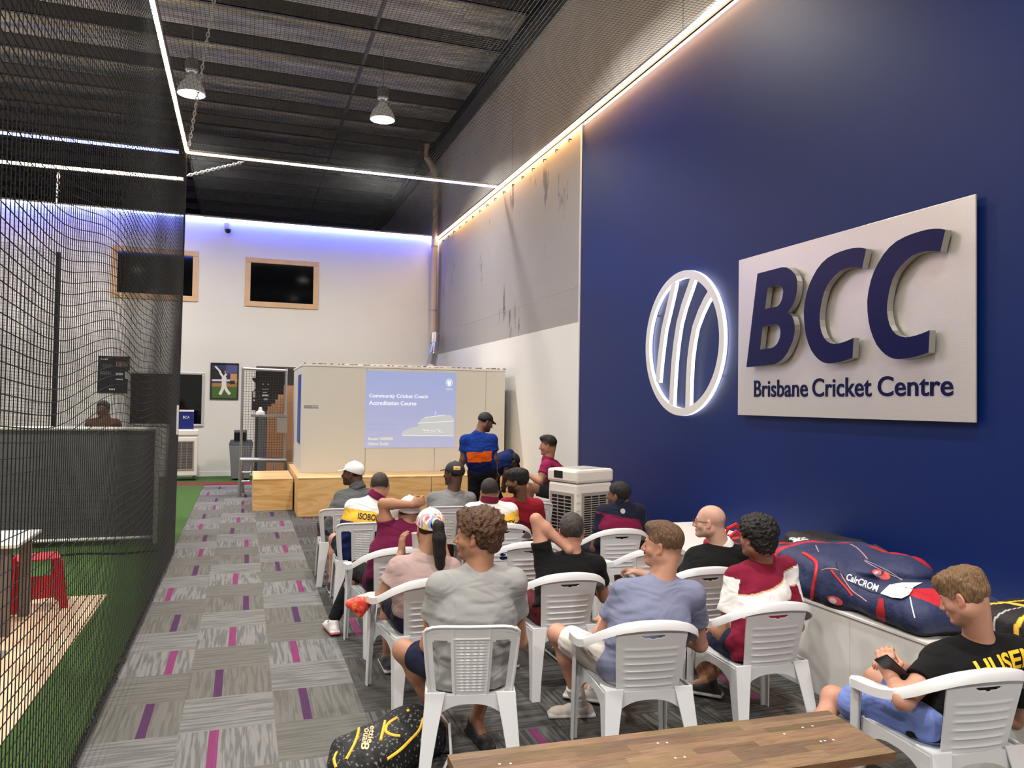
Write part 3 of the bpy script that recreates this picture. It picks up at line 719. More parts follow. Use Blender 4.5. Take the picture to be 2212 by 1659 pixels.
# ---------------- end wall furniture ----------------
pf = thing('framed_photo', 'black framed photo of a batter in white swinging, hanging on the end wall', 'picture', (-.47, BY, 2.33))
b = MB(); w_, h_ = .325, .445
for a in ((-w_, w_, h_ - .03, h_), (-w_, w_, -h_, -h_ + .03), (-w_, -w_ + .03, -h_ + .03, h_ - .03), (w_ - .03, w_, -h_ + .03, h_ - .03)): b.box(a[0], a[1], -.03, -.001, a[2], a[3])
b.build('frame', M_black, pf, bevel=.003)
def card(name, par, rects, y, x0, x1, z0, z1):
    vs, fs, cs = [], [], []
    for i, (a, b_, c, d, col) in enumerate(rects):
        n = len(vs); yy = y - .0006 * i; vs += [(x0 + (x1 - x0) * p, yy, z0 + (z1 - z0) * q) for p, q in ((a, c), (b_, c), (b_, d), (a, d))]; fs.append((n, n + 1, n + 2, n + 3)); cs += [srgb(*col)] * 4
    return put(name, vs, fs, mat('printed_card', (1, 1, 1), .35, attr=True), par, cols=np.array(cs))
card('print', pf, [(0, 1, 0, 1, (52, 60, 96)), (0, 1, .0, .34, (74, 104, 52)), (0, 1, .34, .44, (170, 120, 78)), (0, 1, .5, .55, (220, 220, 226)), (0, .45, .55, .85, (38, 40, 48)), (.72, .98, .45, .72, (196, 150, 96)), (.70, .9, .42, .52, (50, 44, 46)), (.55, 1, .72, 1, (84, 88, 140))], -.006, -.3, .3, -.42, .42)
b = MB()
for P, r in (([(-.02, -.09), (-.05, -.22), (-.10, -.33)], .035), ([(.0, -.09), (.05, -.22), (.13, -.32)], .035), ([(-.01, -.09), (-.01, .1)], .055), ([(-.01, .1), (.03, .17), (.0, .24)], .025), ([(-.03, .1), (-.09, .18), (-.12, .26)], .025), ([(-.12, .25), (-.22, .36)], .02)):
    b.tube([(x, -.014, z) for x, z in P], r, 8, flat=1)
o = b.build('figure', mat('cricket_white', srgb(222, 220, 214), .7), pf); o.data.transform(Matrix.Translation((0, -.014, 0)) @ Matrix.Diagonal((1, .08, 1, 1)) @ Matrix.Translation((0, .014, 0)))
b = MB(); b.lathe((-.01, -.0165, .2), [(.0, -.03), (.028, -.01), (.03, .01), (.0, .04)], 12); o = b.build('helmet', mat('helmet_brown', srgb(96, 50, 34), .5), pf); o.data.transform(Matrix.Translation((0, -.0165, 0)) @ Matrix.Diagonal((1, .1, 1, 1)) @ Matrix.Translation((0, .0165, 0)))

# ball machine rack
rk = thing('net_rack', 'tall silver tube rack with square mesh standing left of the stage', 'rack', (.38, 15.9, 0))
b = MB()
for x in (-.42, .40): b.cyl((x, .1, .0 if x < 0 else .55), (x, .1, 2.52), .026, 12)
b.tube([(-.42, .1, 2.5), (.42, .1, 2.48)], .028, 12); b.tube([(-.44, 0, .72), (.43, 0, .70)], .048, 14); b.tube([(-.42, .05, .47), (.43, .05, .46)], .022)
b.tube([(-.42, -.02, .72), (-.44, -.05, 0)], .03); b.tube([(.42, 0, .7), (.44, .55, 0)], .026); b.tube([(-.42, .1, .7), (-.36, .75, 0)], .026); b.tube([(-.2, .03, .7), (-.2, .03, .46)], .03); b.tube([(.2, .03, .7), (.2, .03, .46)], .03)
b.tube([(-.43, 0, .3), (-.25, 0, .3)], .02)
b.build('frame', M_alu, rk)
b = MB(); b.box(-.25, .44, -.12, .1, 1.56, 1.6); b.build('tray', M_steel, rk); b = MB(); b.box(.24, .43, -.1, .0, 1.25, 1.555); b.build('control_box', mat('grey_metal', srgb(160, 158, 154), .5, .2), rk)
b = MB(); b.lathe((-.08, -.02, 1.6), [(.09, 0), (.085, .05), (.04, .08), (.03, .14), (.0, .15)], 16); b.build('ball_feeder', M_white, rk)
b = MB()
for k in range(17): b.tube([(-.4 + k * .05, .11, .75), (-.4 + k * .05, .11, 2.48)], .003, 4, cap=False)
for k in range(35): b.tube([(-.42, .11, .75 + k * .05), (.42, .11, .75 + k * .05)], .003, 4, cap=False)
b.build('mesh_panel', M_net2, rk)
ps = [(-.18, 2.44), (.36, 2.44), (.36, 2.0), (.25, 2.0), (.25, 1.9), (.2, 1.9), (.2, 1.82), (.13, 1.82), (.13, 1.76), (.06, 1.76), (.06, 1.68), (-.24, 1.68), (-.24, 2.05), (-.18, 2.1), (-.18, 2.22), (-.24, 2.28), (-.24, 2.33), (-.18, 2.32)]
b = MB(); b.prism(ps, lambda x, y, h: (x, .13 + h, y), .05); bb = b.build('machine_body', M_black, rk)
for x, z, w, h in ((-.04, 2.2, .03, .02), (.06, 2.2, .03, .02), (.01, 2.1, .12, .014), (0, 2.04, .07, .02), (.01, 1.98, .12, .03), (.02, 1.9, .08, .03), (-.2, 2.0, .04, .13), (-.2, 1.88, .03, .03)):
    b = MB(); b.box(x - w / 2, x + w / 2, .12, .129, z - h / 2, z + h / 2); b.build('label', M_white, bb)
t = thing('backing_boards', 'brown and grey sheets leaning behind the silver rack', 'board', (.7, 16.9, 0))
b = MB(); b.box(-.25, .42, 0, .02, .0, 2.2); b.build('board', mat('brown_board', srgb(176, 128, 90), .7), t, ); b = MB(); b.box(-.42, -.26, -.01, .015, 0, 1.65); b.build('grey_board', mat('grey_board', srgb(96, 98, 100), .6), t)
b = MB(); b.box(.48, .55, -.05, .02, 0, 1.0); b.build('black_strip', M_black, t)
# wheelie bin
wb = thing('wheelie_bin', 'grey wheelie bin with black lid against the end wall', 'bin', (-.05, 19.2, .012))
b = MB(); b.loft([[(-.2, -.22, .03), (.2, -.22, .03), (.2, .22, .03), (-.2, .22, .03)], [(-.26, -.3, .82), (.26, -.3, .82), (.26, .28, .82), (-.26, .28, .82)]]); b.build('body', mat('bin_grey', srgb(118, 122, 124), .5), wb, bevel=.02)
b = MB(); b.loft([[(-.27, -.31, .825), (.27, -.31, .825), (.27, .3, .825), (-.27, .3, .825)], [(-.24, -.25, .89), (.24, -.25, .89), (.24, .27, .92), (-.24, .27, .92)]]); b.build('lid', M_black, wb, bevel=.01)
b = MB(); b.cyl((-.2, .27, .07), (-.15, .27, .07), .07); b.cyl((.15, .27, .07), (.2, .27, .07), .07); b.build('wheel', M_black, wb)
t = thing('card_reader', 'small black box resting on top of the grey wheelie bin', 'box', (-.07, 19.15, .935))
b = MB(); b.obox((0, 0, .11), (.14, 0, 0), (0, .02, .03), (0, -.03, .1)); b.build('body', M_black, t, bevel=.008)
# air coolers
M_cool = mat('cooler_white', srgb(226, 222, 214), .35); M_lou = mat('louvre_grey', srgb(156, 150, 144), .5); M_dk = mat('louvre_dark', srgb(20, 16, 14), .7)
def cooler(loc_, rz, label, s=1.0):
    t = thing('air_cooler', label, 'air cooler', loc_, rz)
    W2, D2 = .31 * s, .25 * s
    b = MB(); b.box(-W2, W2, -D2, D2, .10, 1.02); b.build('body', M_cool, t, bevel=.03)
    b = MB(); b.box(-W2 - .012, W2 + .012, -D2 - .012, D2 + .012, 1.022, 1.17); b.build('top_cover', M_cool, t, bevel=.03)
    b = MB(); b.box(-W2 * .6, W2 * .75, -D2 * .7, D2 * .7, 1.168, 1.176); b.build('water_lid', mat('lid_grey', srgb(170, 168, 166), .4), t, bevel=.003)
    def grille(face, w, z0, z1, n, vb):
        fr = MB(); dk = MB()
        if face == 'x': P = lambda u, z, d: (-W2 - d, u, z)
        else: P = lambda u, z, d: (u, -D2 - d, z)
        def bx(m, u0, u1, za, zb, d0, d1):
            a = P(u0, za, d0); c = P(u1, zb, d1); m.box(*sorted((a[0], c[0])), *sorted((a[1], c[1])), za, zb)
        bx(dk, -w, w, z0, z1, .0005, .003)
        o = dk.build('grille_backing', M_dk, t)
        for (u0, u1, za, zb) in ((-w - .03, w + .03, z1, z1 + .035), (-w - .03, w + .03, z0 - .03, z0), (-w - .03, -w, z0, z1), (w, w + .03, z0, z1)): bx(fr, u0, u1, za, zb, .0, .014)
        for k in range(1, n): z = z0 + (z1 - z0) * k / n; bx(fr, -w, w, z - .005, z + .003, .003, .016)
        for u in vb: bx(fr, u - .005, u + .005, z0, z1, .003, .012)
        fr.build('grille', M_lou, t)
    grille('x', (D2 * .68), .30, .88, 15, (-.05, .06)); grille('y', W2 * .62, .28, .88, 24, (-.06, .06))
    b = MB(); b.box(-W2 - .018, -W2 - .0125, -.02, .12, 1.07, 1.15); cp = b.build('control_panel', M_black, t, bevel=.002)
    b = MB()
    for k in range(8): b.box(-W2 * .98, -W2 * .80, -D2 - .006, -D2 - .0005, .3 + k * .085, .318 + k * .085)
    b.build('ribs', M_cool, t)
    b = MB(); 
    for x in (-1, 1):
        for y in (-1, 1): b.cyl((x * W2 * .8 - .015, y * D2 * .8, .045), (x * W2 * .8 + .015, y * D2 * .8, .045), .045, 14); b.box(x * W2 * .8 - .02, x * W2 * .8 + .02, y * D2 * .8 - .02, y * D2 * .8 + .02, .05, .11)
    b.build('castor', M_black, t)
    return t
cooler((3.64, 8.05, 0), .36, 'white portable air cooler beside the seated audience, near the navy wall', .92)
cooler((-1.30, 19.3, .012), 0.1, 'white portable air cooler against the end wall left of the framed photo', .95)
t = thing('blue_display', 'small blue display board standing on the far white air cooler', 'display', (-1.32, 19.3, 1.19))
b = MB(); b.box(-.2, .22, -.02, .02, .0, .40); b.build('panel', mat('display_blue', srgb(22, 34, 110), .4), t); b = MB(); b.box(-.2, .22, -.025, .02, .40, .44); b.build('header', M_white, t)
sign_text('lettering', 'BCA', (.06, -.0215, .27), (1, 0, 0), (0, 0, 1), .14, .06, M_white, .001, t)
# CCTV camera, pipes
t = thing('security_camera', 'small white dome security camera hanging below the blue light line', 'camera', (-.5, BY - .1, 6.2))
b = MB(); b.box(-.06, .06, -.06, .09, -.16, .0); b.build('bracket', M_white, t, bevel=.01); b = MB(); b.lathe((.03, -.02, -.26), [(.0, 0), (.05, .02), (.07, .06), (.07, .1)], 16); b.build('dome', M_black, t)
dp = thing('downpipe', 'painted rainwater downpipe in the far right corner', 'pipe', (4.68, 19.9, 3.6))
b = MB(); b.tube([(0, 0, 0), (0, 0, 4.15), (0, -.02, 4.3), (-.16, -.05, 4.62), (-.26, -.05, 4.75), (-.26, -.05, 5.1)], .085, 16); smooth_by_angle(b.build('pipe', mat('pipe_paint', srgb(196, 176, 162), .5), dp))
b = MB()
for z in (.7, 2.4, 3.6): b.cyl((0, 0, z), (0, 0, z + .04), .093, 16)
b.build('collar', M_steel, dp)
b = MB(); P = [(4.62 - .0 * k, 19.7 - .03 * k, 3.55 - .068 * k) for k in range(16)]; rr = [.10 + (.022 if k % 2 else 0) for k in range(61)]
_k = [at(940, 724, 19.6), at(938, 748, 19.2), at(935, 772, 18.2), at(930, 797, 16.0)]; Pf = [_k[min(2, int(q * 3))] + (_k[min(2, int(q * 3)) + 1] - _k[min(2, int(q * 3))]) * (q * 3 - min(2, int(q * 3))) for q in [k / 60 for k in range(61)]]
tag(smooth_by_angle(b.tube(Pf, .1, 12, rr=rr).build('foil_duct', mat('foil_duct', srgb(190, 190, 190), .22, .95))), 'crinkled silver foil duct dropping behind the cold room roof', 'duct')
# menu board, counter and lane furniture on the left
t = thing('banner', 'dark printed price banner hanging on the end wall behind the nets', 'banner', (-2.9, BY, 2.42))
card('sheet', t, [(0, 1, 0, 1, (30, 32, 38)), (.05, .3, .92, .95, (200, 200, 200)), (.55, .95, .74, .88, (120, 100, 84)), (.05, .4, .5, .6, (90, 92, 96)), (.55, .8, .5, .56, (200, 200, 200)), (.86, .96, .4, .6, (220, 220, 220)), (.55, .8, .36, .4, (210, 210, 210)), (.35, .55, .08, .12, (220, 220, 220)), (.1, .45, .7, .8, (70, 70, 74))], -.02, -.33, .33, -.42, .42)
b = MB(); b.cyl((-.34, -.022, .43), (.34, -.022, .43), .012, 8); b.build('rail', M_black, t)
t = thing('screen_panel', 'white framed grey mesh screen standing across the turf lane', 'screen', (-2.6, 11.0, .02))
b = MB(); b.tube([(-2.6, 0, 0), (-2.6, 0, 1.5)], .03); b.tube([(1.54, 0, -.01), (1.54, 0, 1.46)], .028); b.tube([(-2.6, 0, 1.49), (1.54, 0, 1.47)], .026); b.tube([(-2.6, 0, .08), (1.54, 0, .07)], .022); b.build('frame', M_white, t)
put('mesh_sheet', [(-2.58, 0, .1), (1.52, 0, .09), (1.52, 0, 1.45), (-2.58, 0, 1.47)], [(0, 1, 2, 3)], mat('grey_screen', srgb(84, 84, 86), .8, bump=(60, .5, .01), var=(4, .15)), t)
t = thing('reception_counter', 'white topped counter behind the grey mesh screen', 'counter', (-3.6, 12.1, .008))
b = MB(); b.box(-3.2, 2.15, -.3, .3, 1.34, 1.39); b.build('worktop', M_white, t, bevel=.005); b = MB(); b.box(-3.15, 2.1, -.25, .25, 0, 1.338); b.build('front', mat('counter_grey', srgb(92, 92, 94), .6), t)
t = thing('practice_mat', 'pale timber coloured pitch mat lying on the green turf', 'mat', (-2.1, 5.2, .008))
b = MB(); b.box(-1.4, .9, -7, 3.05, 0, .008); b.build('sheet', mat('pitch_mat', srgb(214, 182, 148), .7, var=(3, .06)), t)
tb = thing('white_table', 'white topped table on grey timber legs behind the side net', 'table', (-2.25, 7.35, .016))
b = MB(); b.box(-.9, .6, -.38, .38, .69, .72); b.build('tabletop', M_white, tb, bevel=.006)
M_gt = mat('grey_timber', srgb(120, 110, 104), .7, var=(5, .25), vscale=(4, 4, .6))
for x in (-.8, .5):
    for y in (-.3, .3): b = MB(); b.box(x - .04, x + .04, y - .04, y + .04, 0, .688); b.build('leg', M_gt, tb, bevel=.004)
t = thing('timber_post', 'tall weathered grey timber post standing on the practice mat', 'post', (-1.76, 6.45, .016))
b = MB(); b.box(-.085, .085, -.05, .05, 0, 1.66); b.build('post', M_gt, t, bevel=.006); b = MB(); b.box(-.16, .16, -.12, .12, -.0, .02); b.build('base_plate', M_steel, t)
M_red = mat('red_plastic', srgb(196, 32, 44), .35)
def stool(x, y, label):
    t = thing('stool', label, 'stool', (x, y, .016), .3, 'red plastic stools by the white table')
    b = MB(); b.box(-.17, .17, -.17, .17, .43, .45); b.build('seat', M_red, t, bevel=.01)
    for i in (-1, 1):
        for j in (-1, 1):
            b = MB(); q = lambda s, z: [(i * s - .035, j * s - .02, z), (i * s + .035, j * s - .02, z), (i * s + .035, j * s + .02, z), (i * s - .035, j * s + .02, z)]
            b.loft([q(.19, 0), q(.145, .428)]); b.build('leg', M_red, t, bevel=.006)
    b = MB(); b.box(-.16, .16, -.172, -.162, .1, .3); b.build('cross_panel', M_red, t)
stool(-1.72, 7.95, 'red plastic stool right of the white table behind the net'); stool(-2.35, 6.8, 'red plastic stool partly under the white table, nearest the left edge')
# second cage net in the far left
def cage(s, u): 
    a, c = at(127, 545, 14.4), at(-260, 470, 13.6); return a + (c - a) * s + np.array((0, 0, -(4.6 * (1 - u)))) + np.array((0, .08 * math.sin(s * 40), 0))
m = MB()
strands(m, [[cage(i / 90, j / 8) for j in range(9)] for i in range(91)], .0025); strands(m, [[cage(i / 30, j / 90) for i in range(31)] for j in range(91)], .0025)
m.tube([cage(0, j / 8) for j in range(9)], .035, 6)
tag(m.build('batting_cage_net', M_net), 'black batting cage net hanging left of the price banner, with thick corner rope', 'net')
t = thing('window_display', 'small white bar hanging on the edge of the side net', 'bar', at(384, 905, 10.3)); b = MB(); b.box(-.012, .012, -.03, -.02, -.19, .17); b.build('bar', M_white, t)  # plain white bar at the net edge

# ---------------- wall bench ----------------
t = thing('box_bench', 'long white box bench running along the foot of the navy wall', 'bench', (4.23, 3.0, 0))
b = MB(); b.box(-.61, .605, -5, 4.5, .58, .60); b.build('seat_top', M_white, t, bevel=.004)
for k in range(8):
    y0 = -5 + k * 1.18; b = MB(); b.box(-.6, -.58, y0 + .002, y0 + 1.178, .0, .578); b.build('front_panel', M_white, t)
b = MB(); b.box(-.578, .6, 4.46, 4.48, 0, .578); b.build('end_panel', M_white, t)
# ---------------- foreground timber bench ----------------
fb = thing('timber_bench', 'acacia block timber bench with black legs in the foreground', 'bench', (1.73, 2.8, 0))
C = {'a': np.array((.82, 3.10)), 'b': np.array((2.67, 3.01)), 'c': np.array((2.63, 2.56)), 'd': np.array((.80, 2.62))}
def bl(s, q): p = (C['a'] * (1 - s) + C['b'] * s) * (1 - q) + (C['d'] * (1 - s) + C['c'] * s) * q; return p - np.array((1.73, 2.8))
vs, fs, cs = [], [], []; rr_ = random.Random(5)
for r in range(9):
    s = 0
    while s < 1:
        e = min(1, s + rr_.uniform(.1, .3)); e = 1 if e > .94 else e
        k = rr_.uniform(.62, 1.2); c = np.array((.19, .118, .068)) * k * np.array((1, rr_.uniform(.95, 1.1), rr_.uniform(.9, 1.1)))
        n = len(vs)
        for (a, q) in ((s, r / 9), (e, r / 9), (e, (r + 1) / 9), (s, (r + 1) / 9)): p = bl(a, q); vs.append((p[0], p[1], .4505)); cs.append(c)
        fs.append((n, n + 3, n + 2, n + 1)); s = e
M_ac = mat('acacia', (1, 1, 1), .4, attr=True, var=(9, .35), vscale=(1.2, 14, 6))
put('plank_top', vs, fs, M_ac, fb, cols=np.array(cs))
b = MB(); cor = [bl(0, 0), bl(1, 0), bl(1, 1), bl(0, 1)]; b.loft([[(p[0], p[1], .415) for p in cor], [(p[0], p[1], .45) for p in cor]]); b.build('seat_board', mat('acacia_edge', (.15, .075, .035), .45, var=(9, .3), vscale=(1, 12, 6)), fb)
for s in (.14, .86):
    b = MB(); p, q = bl(s, .15), bl(s, .85)
    for a_, z in ((p, 0), (q, 0)): pass
    b.tube([(p[0], p[1] + .03, 0), (p[0], p[1], .412)], .022, 4); b.tube([(q[0], q[1] - .03, 0), (q[0], q[1], .412)], .022, 4); b.tube([(p[0], p[1] + .03, .022), (q[0], q[1] - .03, .022)], .02, 4); b.tube([(p[0], p[1], .395), (q[0], q[1], .395)], .018, 4)
    b.build('leg', M_black, fb)
b = MB()
for u, v in ((1079, 1650), (1103, 1649), (1421, 1605), (1441, 1604), (1459, 1637), (1479, 1635), (1734, 1571), (1755, 1568), (1694, 1585), (1773, 1601), (1782, 1600), (1800, 1598)):
    d = CAM.T @ np.array([(u - CX) / FL, (v - CY) / FL, 1.0]); p = np.array((0, 0, EYE)) + d * ((.451 - EYE) / d[2]); r = .0055
    b.loft([[(p[0] - 1.73 + r * math.cos(q), p[1] - 2.8 + r * math.sin(q), z) for q in [2 * PI * j / 10 for j in range(10)]] for z in (.4506, .4512)])
b.build('chalk_spots', M_white, fb)
# ---------------- plastic chairs ----------------
def grid_solid(nu, nv, P, th, keep=None):
    """P(u,v) -> point, th(u,v) -> offset vector; masked cells are open; returns MB"""
    b = MB(); F_ = {}; K = {}
    def vid(i, j, s):
        k = (i, j, s)
        if k not in K:
            p = np.array(P(i / nu, j / nv), float)
            if s: p = p + np.array(th(i / nu, j / nv))
            K[k] = len(b.v); b.v.append(tuple(p))
        return K[k]
    ok = lambda i, j: 0 <= i < nu and 0 <= j < nv and (keep is None or keep((i + .5) / nu, (j + .5) / nv))
    for i in range(nu):
        for j in range(nv):
            if not ok(i, j): continue
            b.f.append((vid(i, j, 0), vid(i + 1, j, 0), vid(i + 1, j + 1, 0), vid(i, j + 1, 0)))
            b.f.append((vid(i, j, 1), vid(i, j + 1, 1), vid(i + 1, j + 1, 1), vid(i + 1, j, 1)))
            for di, dj, a, c in ((-1, 0, (i, j + 1), (i, j)), (1, 0, (i + 1, j), (i + 1, j + 1)), (0, -1, (i, j), (i + 1, j)), (0, 1, (i + 1, j + 1), (i, j + 1))):
                if not ok(i + di, j + dj): b.f.append((vid(*a, 0), vid(*a, 1), vid(*c, 1), vid(*c, 0)))
    b.m = [0] * len(b.f); return b
def leg(name, par, top, bot, w0, w1, sx, sy, m):
    """tapered channel leg with an open inner corner; sx, sy point outwards"""
    b = MB(); th = .007
    secs = []
    for q in [0, .15, .4, .7, .93, 1]:
        c = np.array(top) * (1 - q) + np.array(bot) * q; w = w0 * (1 - q) ** 1.4 + w1 * (1 - (1 - q) ** 1.4)
        w += .02 * max(0, q - .93)
        pts = [(0, -1), (0, 0), (-1, 0), (-1, -th / w * 1.5), (-th / w * 1.5, -th / w * 1.5), (-th / w * 1.5, -1)]
        secs.append([(c[0] + sx * x * w, c[1] + sy * y * w, c[2]) for x, y in pts])
    b.loft(secs)
    o = b.build(name, m, par, bevel=.003); return o
def armchair():
    t = thing('armchair', 'white plastic', 'chair')
    # back with slats
    def P(u, v):
        W_ = .168 + .030 * v; x = (2 * u - 1) * W_
        y = -.195 - .078 * v + .55 * x * x; z = .415 + .345 * v
        for k in range(6):
            y -= .0055 * math.exp(-((v - (.10 + k * .115)) / .016) ** 2) * (1 if abs(2 * u - 1) < .78 else 0)
        if .80 < abs(2 * u - 1) < .86: y -= .005
        return (x, y, z)
    o = grid_solid(30, 60, P, lambda u, v: (0, .008, 0), lambda u, v: ((2 * u - 1) / .34) ** 2 + ((v - .885) / .045) ** 2 > 1 or v > .90).build('backrest', white_plastic, t)
    smooth_by_angle(o, .8)
    # top rail running into both arms
    path = [(-.275, .255, .605), (-.285, .19, .618), (-.29, .08, .628), (-.292, -.03, .65), (-.278, -.12, .69), (-.24, -.19, .735), (-.17, -.24, .772), (-.085, -.262, .788), (0, -.268, .792)]
    path = path + [(-x, y, z) for x, y, z in path[-2::-1]]
    pts = []
    for i in range(len(path) - 1):
        for k in range(4):
            p0, p1, p2, p3 = [np.array(path[min(max(i + d, 0), len(path) - 1)]) for d in (-1, 0, 1, 2)]; q = k / 4
            pts.append(.5 * ((2 * p1) + (-p0 + p2) * q + (2 * p0 - 5 * p1 + 4 * p2 - p3) * q * q + (-p0 + 3 * p1 - 3 * p2 + p3) * q ** 3))
    pts.append(np.array(path[-1]))
    def rail(seg, name):
        b = MB(); secs = []
        for i in seg:
            p = pts[i]; tn = nrm(pts[min(i + 1, len(pts) - 1)] - pts[max(i - 1, 0)])
            f = min(1, max(0, (p[2] - .64) / .14)); out = nrm((p[0], p[1] * 1.0, 0)) if f > .02 else np.array((math.copysign(1, p[0]), 0, 0))
            out = nrm(out - tn * (out @ tn)); upv = nrm(np.cross(tn, out)); upv = upv if upv[2] > 0 else -upv
            wd = .030 - .008 * f; dn = .010 - .004 * f; endf = min(1, (min(i, len(pts) - 1 - i) + 2) / 4)
            # cap shape: flat on top with a skirt on the outside
            sec = [p - out * wd * endf + upv * -.004, p - out * wd * .8 * endf + upv * .008, p + out * wd * .5 * endf + upv * .009, p + out * wd * endf + upv * .0, p + out * (wd + .004) * endf - upv * (.030 + dn * .8), p + out * (wd - .004) * endf - upv * (.030 + dn * .8), p + out * (wd - .010) * endf - upv * .006, p - out * wd * .9 * endf - upv * .011]
            secs.append(sec)
        b.loft(secs); return smooth_by_angle(b.build(name, white_plastic, t), .9)
    n = len(pts); k = 18
    rail(range(0, k + 1), 'armrest'); rail(range(k, n - k), 'top_rail'); rail(range(n - k - 1, n), 'armrest')
    seat_and_legs(t, True); return t
def seat_and_legs(t, arm):
    W2 = .235 if arm else .225
    def P(u, v):
        x = (2 * u - 1) * (W2 - .02 * (1 - v)); y = -.2 + .445 * v
        z = .425 - .018 * math.exp(-((v - .38) / .3) ** 2) * (1 - (2 * u - 1) ** 2) - .02 * max(0, v - .9) * 10 * max(0, v - .9) * 10
        return (x, y, z)
    smooth_by_angle(grid_solid(16, 16, P, lambda u, v: (0, 0, -.009)).build('seat', white_plastic, t), .8)
    def ap(pa, pb, drop):
        pa, pb = np.array(pa), np.array(pb); d = nrm(pb - pa); nn_ = np.array((-d[1], d[0], 0)) * .006
        def Q(u, v):
            s = abs(2 * u - 1) ** 2.6; h = .045 + drop * s; p = pa + (pb - pa) * u; return (p[0], p[1], .424 - h * v)
        return grid_solid(20, 4, Q, lambda u, v: nn_)
    b = MB()
    for g in (ap((-W2, -.2, 0), (-W2, .235, 0), .10), ap((W2, .235, 0), (W2, -.2, 0), .10), ap((-W2, .235, 0), (W2, .235, 0), .09), ap((W2 - .02, -.2, 0), (-W2 + .02, -.2, 0), .10)): b.add(g.v, g.f)
    smooth_by_angle(b.build('apron', white_plastic, t), .8)
    for s in (-1, 1):
        if arm: leg('leg', t, (s * .278, .265, .60), (s * .285, .27, 0), .062, .038, s, 1, white_plastic)
        else: leg('leg', t, (s * .23, .245, .42), (s * .25, .27, 0), .085, .04, s, 1, white_plastic)
        leg('leg', t, (s * (W2 + .002), -.21, .44), (s * (.265 if arm else .26), -.30, 0), .10, .055, s, -1, white_plastic)
def side_chair():
    t = thing('side_chair', 'white plastic', 'chair')
    def P(u, v):
        W_ = .205 + .045 * v ** .7; a = 2 * u - 1; x = a * W_
        if v > .88: x *= 1 - .10 * ((v - .88) / .12) ** 2 * abs(a) ** 3
        y = -.20 - .076 * v + .45 * x * x; z = .405 + .385 * v - (.02 * abs(a) ** 6 if v > .9 else 0)
        if abs(a) < .34 and .10 < v < .79: y -= .0045 * math.sin(a * 22 + v * 0) * math.sin(v * 150 + (PI / 2 if int((a + 2) * 7) % 2 else -PI / 2))
        if .35 < abs(a) < .39 or (abs(a) < .37 and (.80 < v < .825)): y -= .006
        return (x, y, z)
    def keep(u, v):
        a = abs(2 * u - 1); return not (.46 - .03 * (1 - v) < a < .80 and .06 < v < .80 and not (v > .77 and (a < .49 or a > .77)))
    smooth_by_angle(grid_solid(64, 84, P, lambda u, v: (0, .010, 0), keep).build('backrest', white_plastic, t), .9)
    def rim(s):
        b = MB(); b.tube([P((1 + s * .97) / 2, k / 10) for k in range(11)], .009, 6); return b
    b = rim(-1); c = rim(1); b.add(c.v, c.f); c = MB(); c.tube([P(k / 12, .985) for k in range(13)], .009, 6); b.add(c.v, c.f); b.build('back_rim', white_plastic, t)
    seat_and_legs(t, False); return t
A0, S0 = armchair(), side_chair()
_first = {'a': A0, 's': S0}
def chair(kind, x, y, cw, label):
    src = A0 if kind == 'a' else S0
    if _first.get(kind) is src: o = src; _first[kind] = None
    else: o = copy_tree(src)
    o.location = (x, y, 0); o.rotation_euler = (0, 0, -math.radians(cw)); o['label'] = label
    o['group'] = 'white plastic armchairs' if kind == 'a' else 'white plastic side chairs'
    return o
CH = {1: ('s', 1.16, 3.96, 14, 'white side chair with woven back under the man in the light grey t-shirt'),
      2: ('a', 2.035, 3.75, 8, 'white armchair under the man in the lavender t-shirt'),
      3: ('a', 2.885, 3.885, 3, 'white armchair under the curly haired man in maroon and white'),
      4: ('a', 2.04, 4.89, 2, 'white armchair under the man in black with one arm behind his head'),
      5: ('a', 3.04, 2.70, 6, 'white armchair nearest the camera under the boy with a phone'),
      6: ('a', 1.12, 4.99, -7, 'white armchair under the ponytailed woman in pink'),
      7: ('a', 1.10, 6.04, -7, 'white armchair under the man in plain maroon and white cap'),
      8: ('s', 1.06, 7.36, 2, 'white side chair under the man in the white and gold jersey reading BOARDS'),
      9: ('s', 1.00, 8.34, 2, 'white side chair under the man in dark grey and white cap'),
      10: ('s', 2.09, 8.24, 3, 'white side chair under the man in grey t-shirt and black cap'),
      11: ('s', 3.07, 8.29, 4, 'white side chair under the man in the crimson t-shirt'),
      12: ('a', 2.28, 6.95, 5, 'white armchair under the shaven man in the white and gold jersey'),
      13: ('a', 2.20, 6.02, 3, 'empty white armchair in front of the man in black'),
      14: ('a', 3.09, 5.52, 5, 'empty white armchair in front of the man in lavender'),
      15: ('a', 3.22, 6.42, 5, 'white armchair under the man in navy and maroon polo'),
      16: ('a', 3.05, 4.80, 3, 'white armchair under the bald man with glasses')}
for k, c in CH.items(): chair(*c)
# ---------------- people ----------------
UPV = np.array((0, 0, 1.0))
def rotm(yaw, pitch=0, roll=0):
    """columns right, forward, up; yaw ccw degrees from the far wall direction, pitch up"""
    y, p, r = map(math.radians, (yaw, pitch, roll))
    Rz = np.array([[math.cos(y), -math.sin(y), 0], [math.sin(y), math.cos(y), 0], [0, 0, 1]])
    Rx = np.array([[1, 0, 0], [0, math.cos(p), -math.sin(p)], [0, math.sin(p), math.cos(p)]])
    Ry = np.array([[math.cos(r), 0, math.sin(r)], [0, 1, 0], [-math.sin(r), 0, math.cos(r)]])
    return Rz @ Rx @ Ry
SKIN = dict(fair=(.50, .255, .175), pale=(.58, .34, .255), tan=(.38, .19, .115), olive=(.33, .165, .10), brown=(.17, .082, .05), dark=(.085, .042, .028))
M_skin = mat('skin', (1, 1, 1), .48, attr=True, bump=(140, .12, .002), sss=.06, spec=.35)
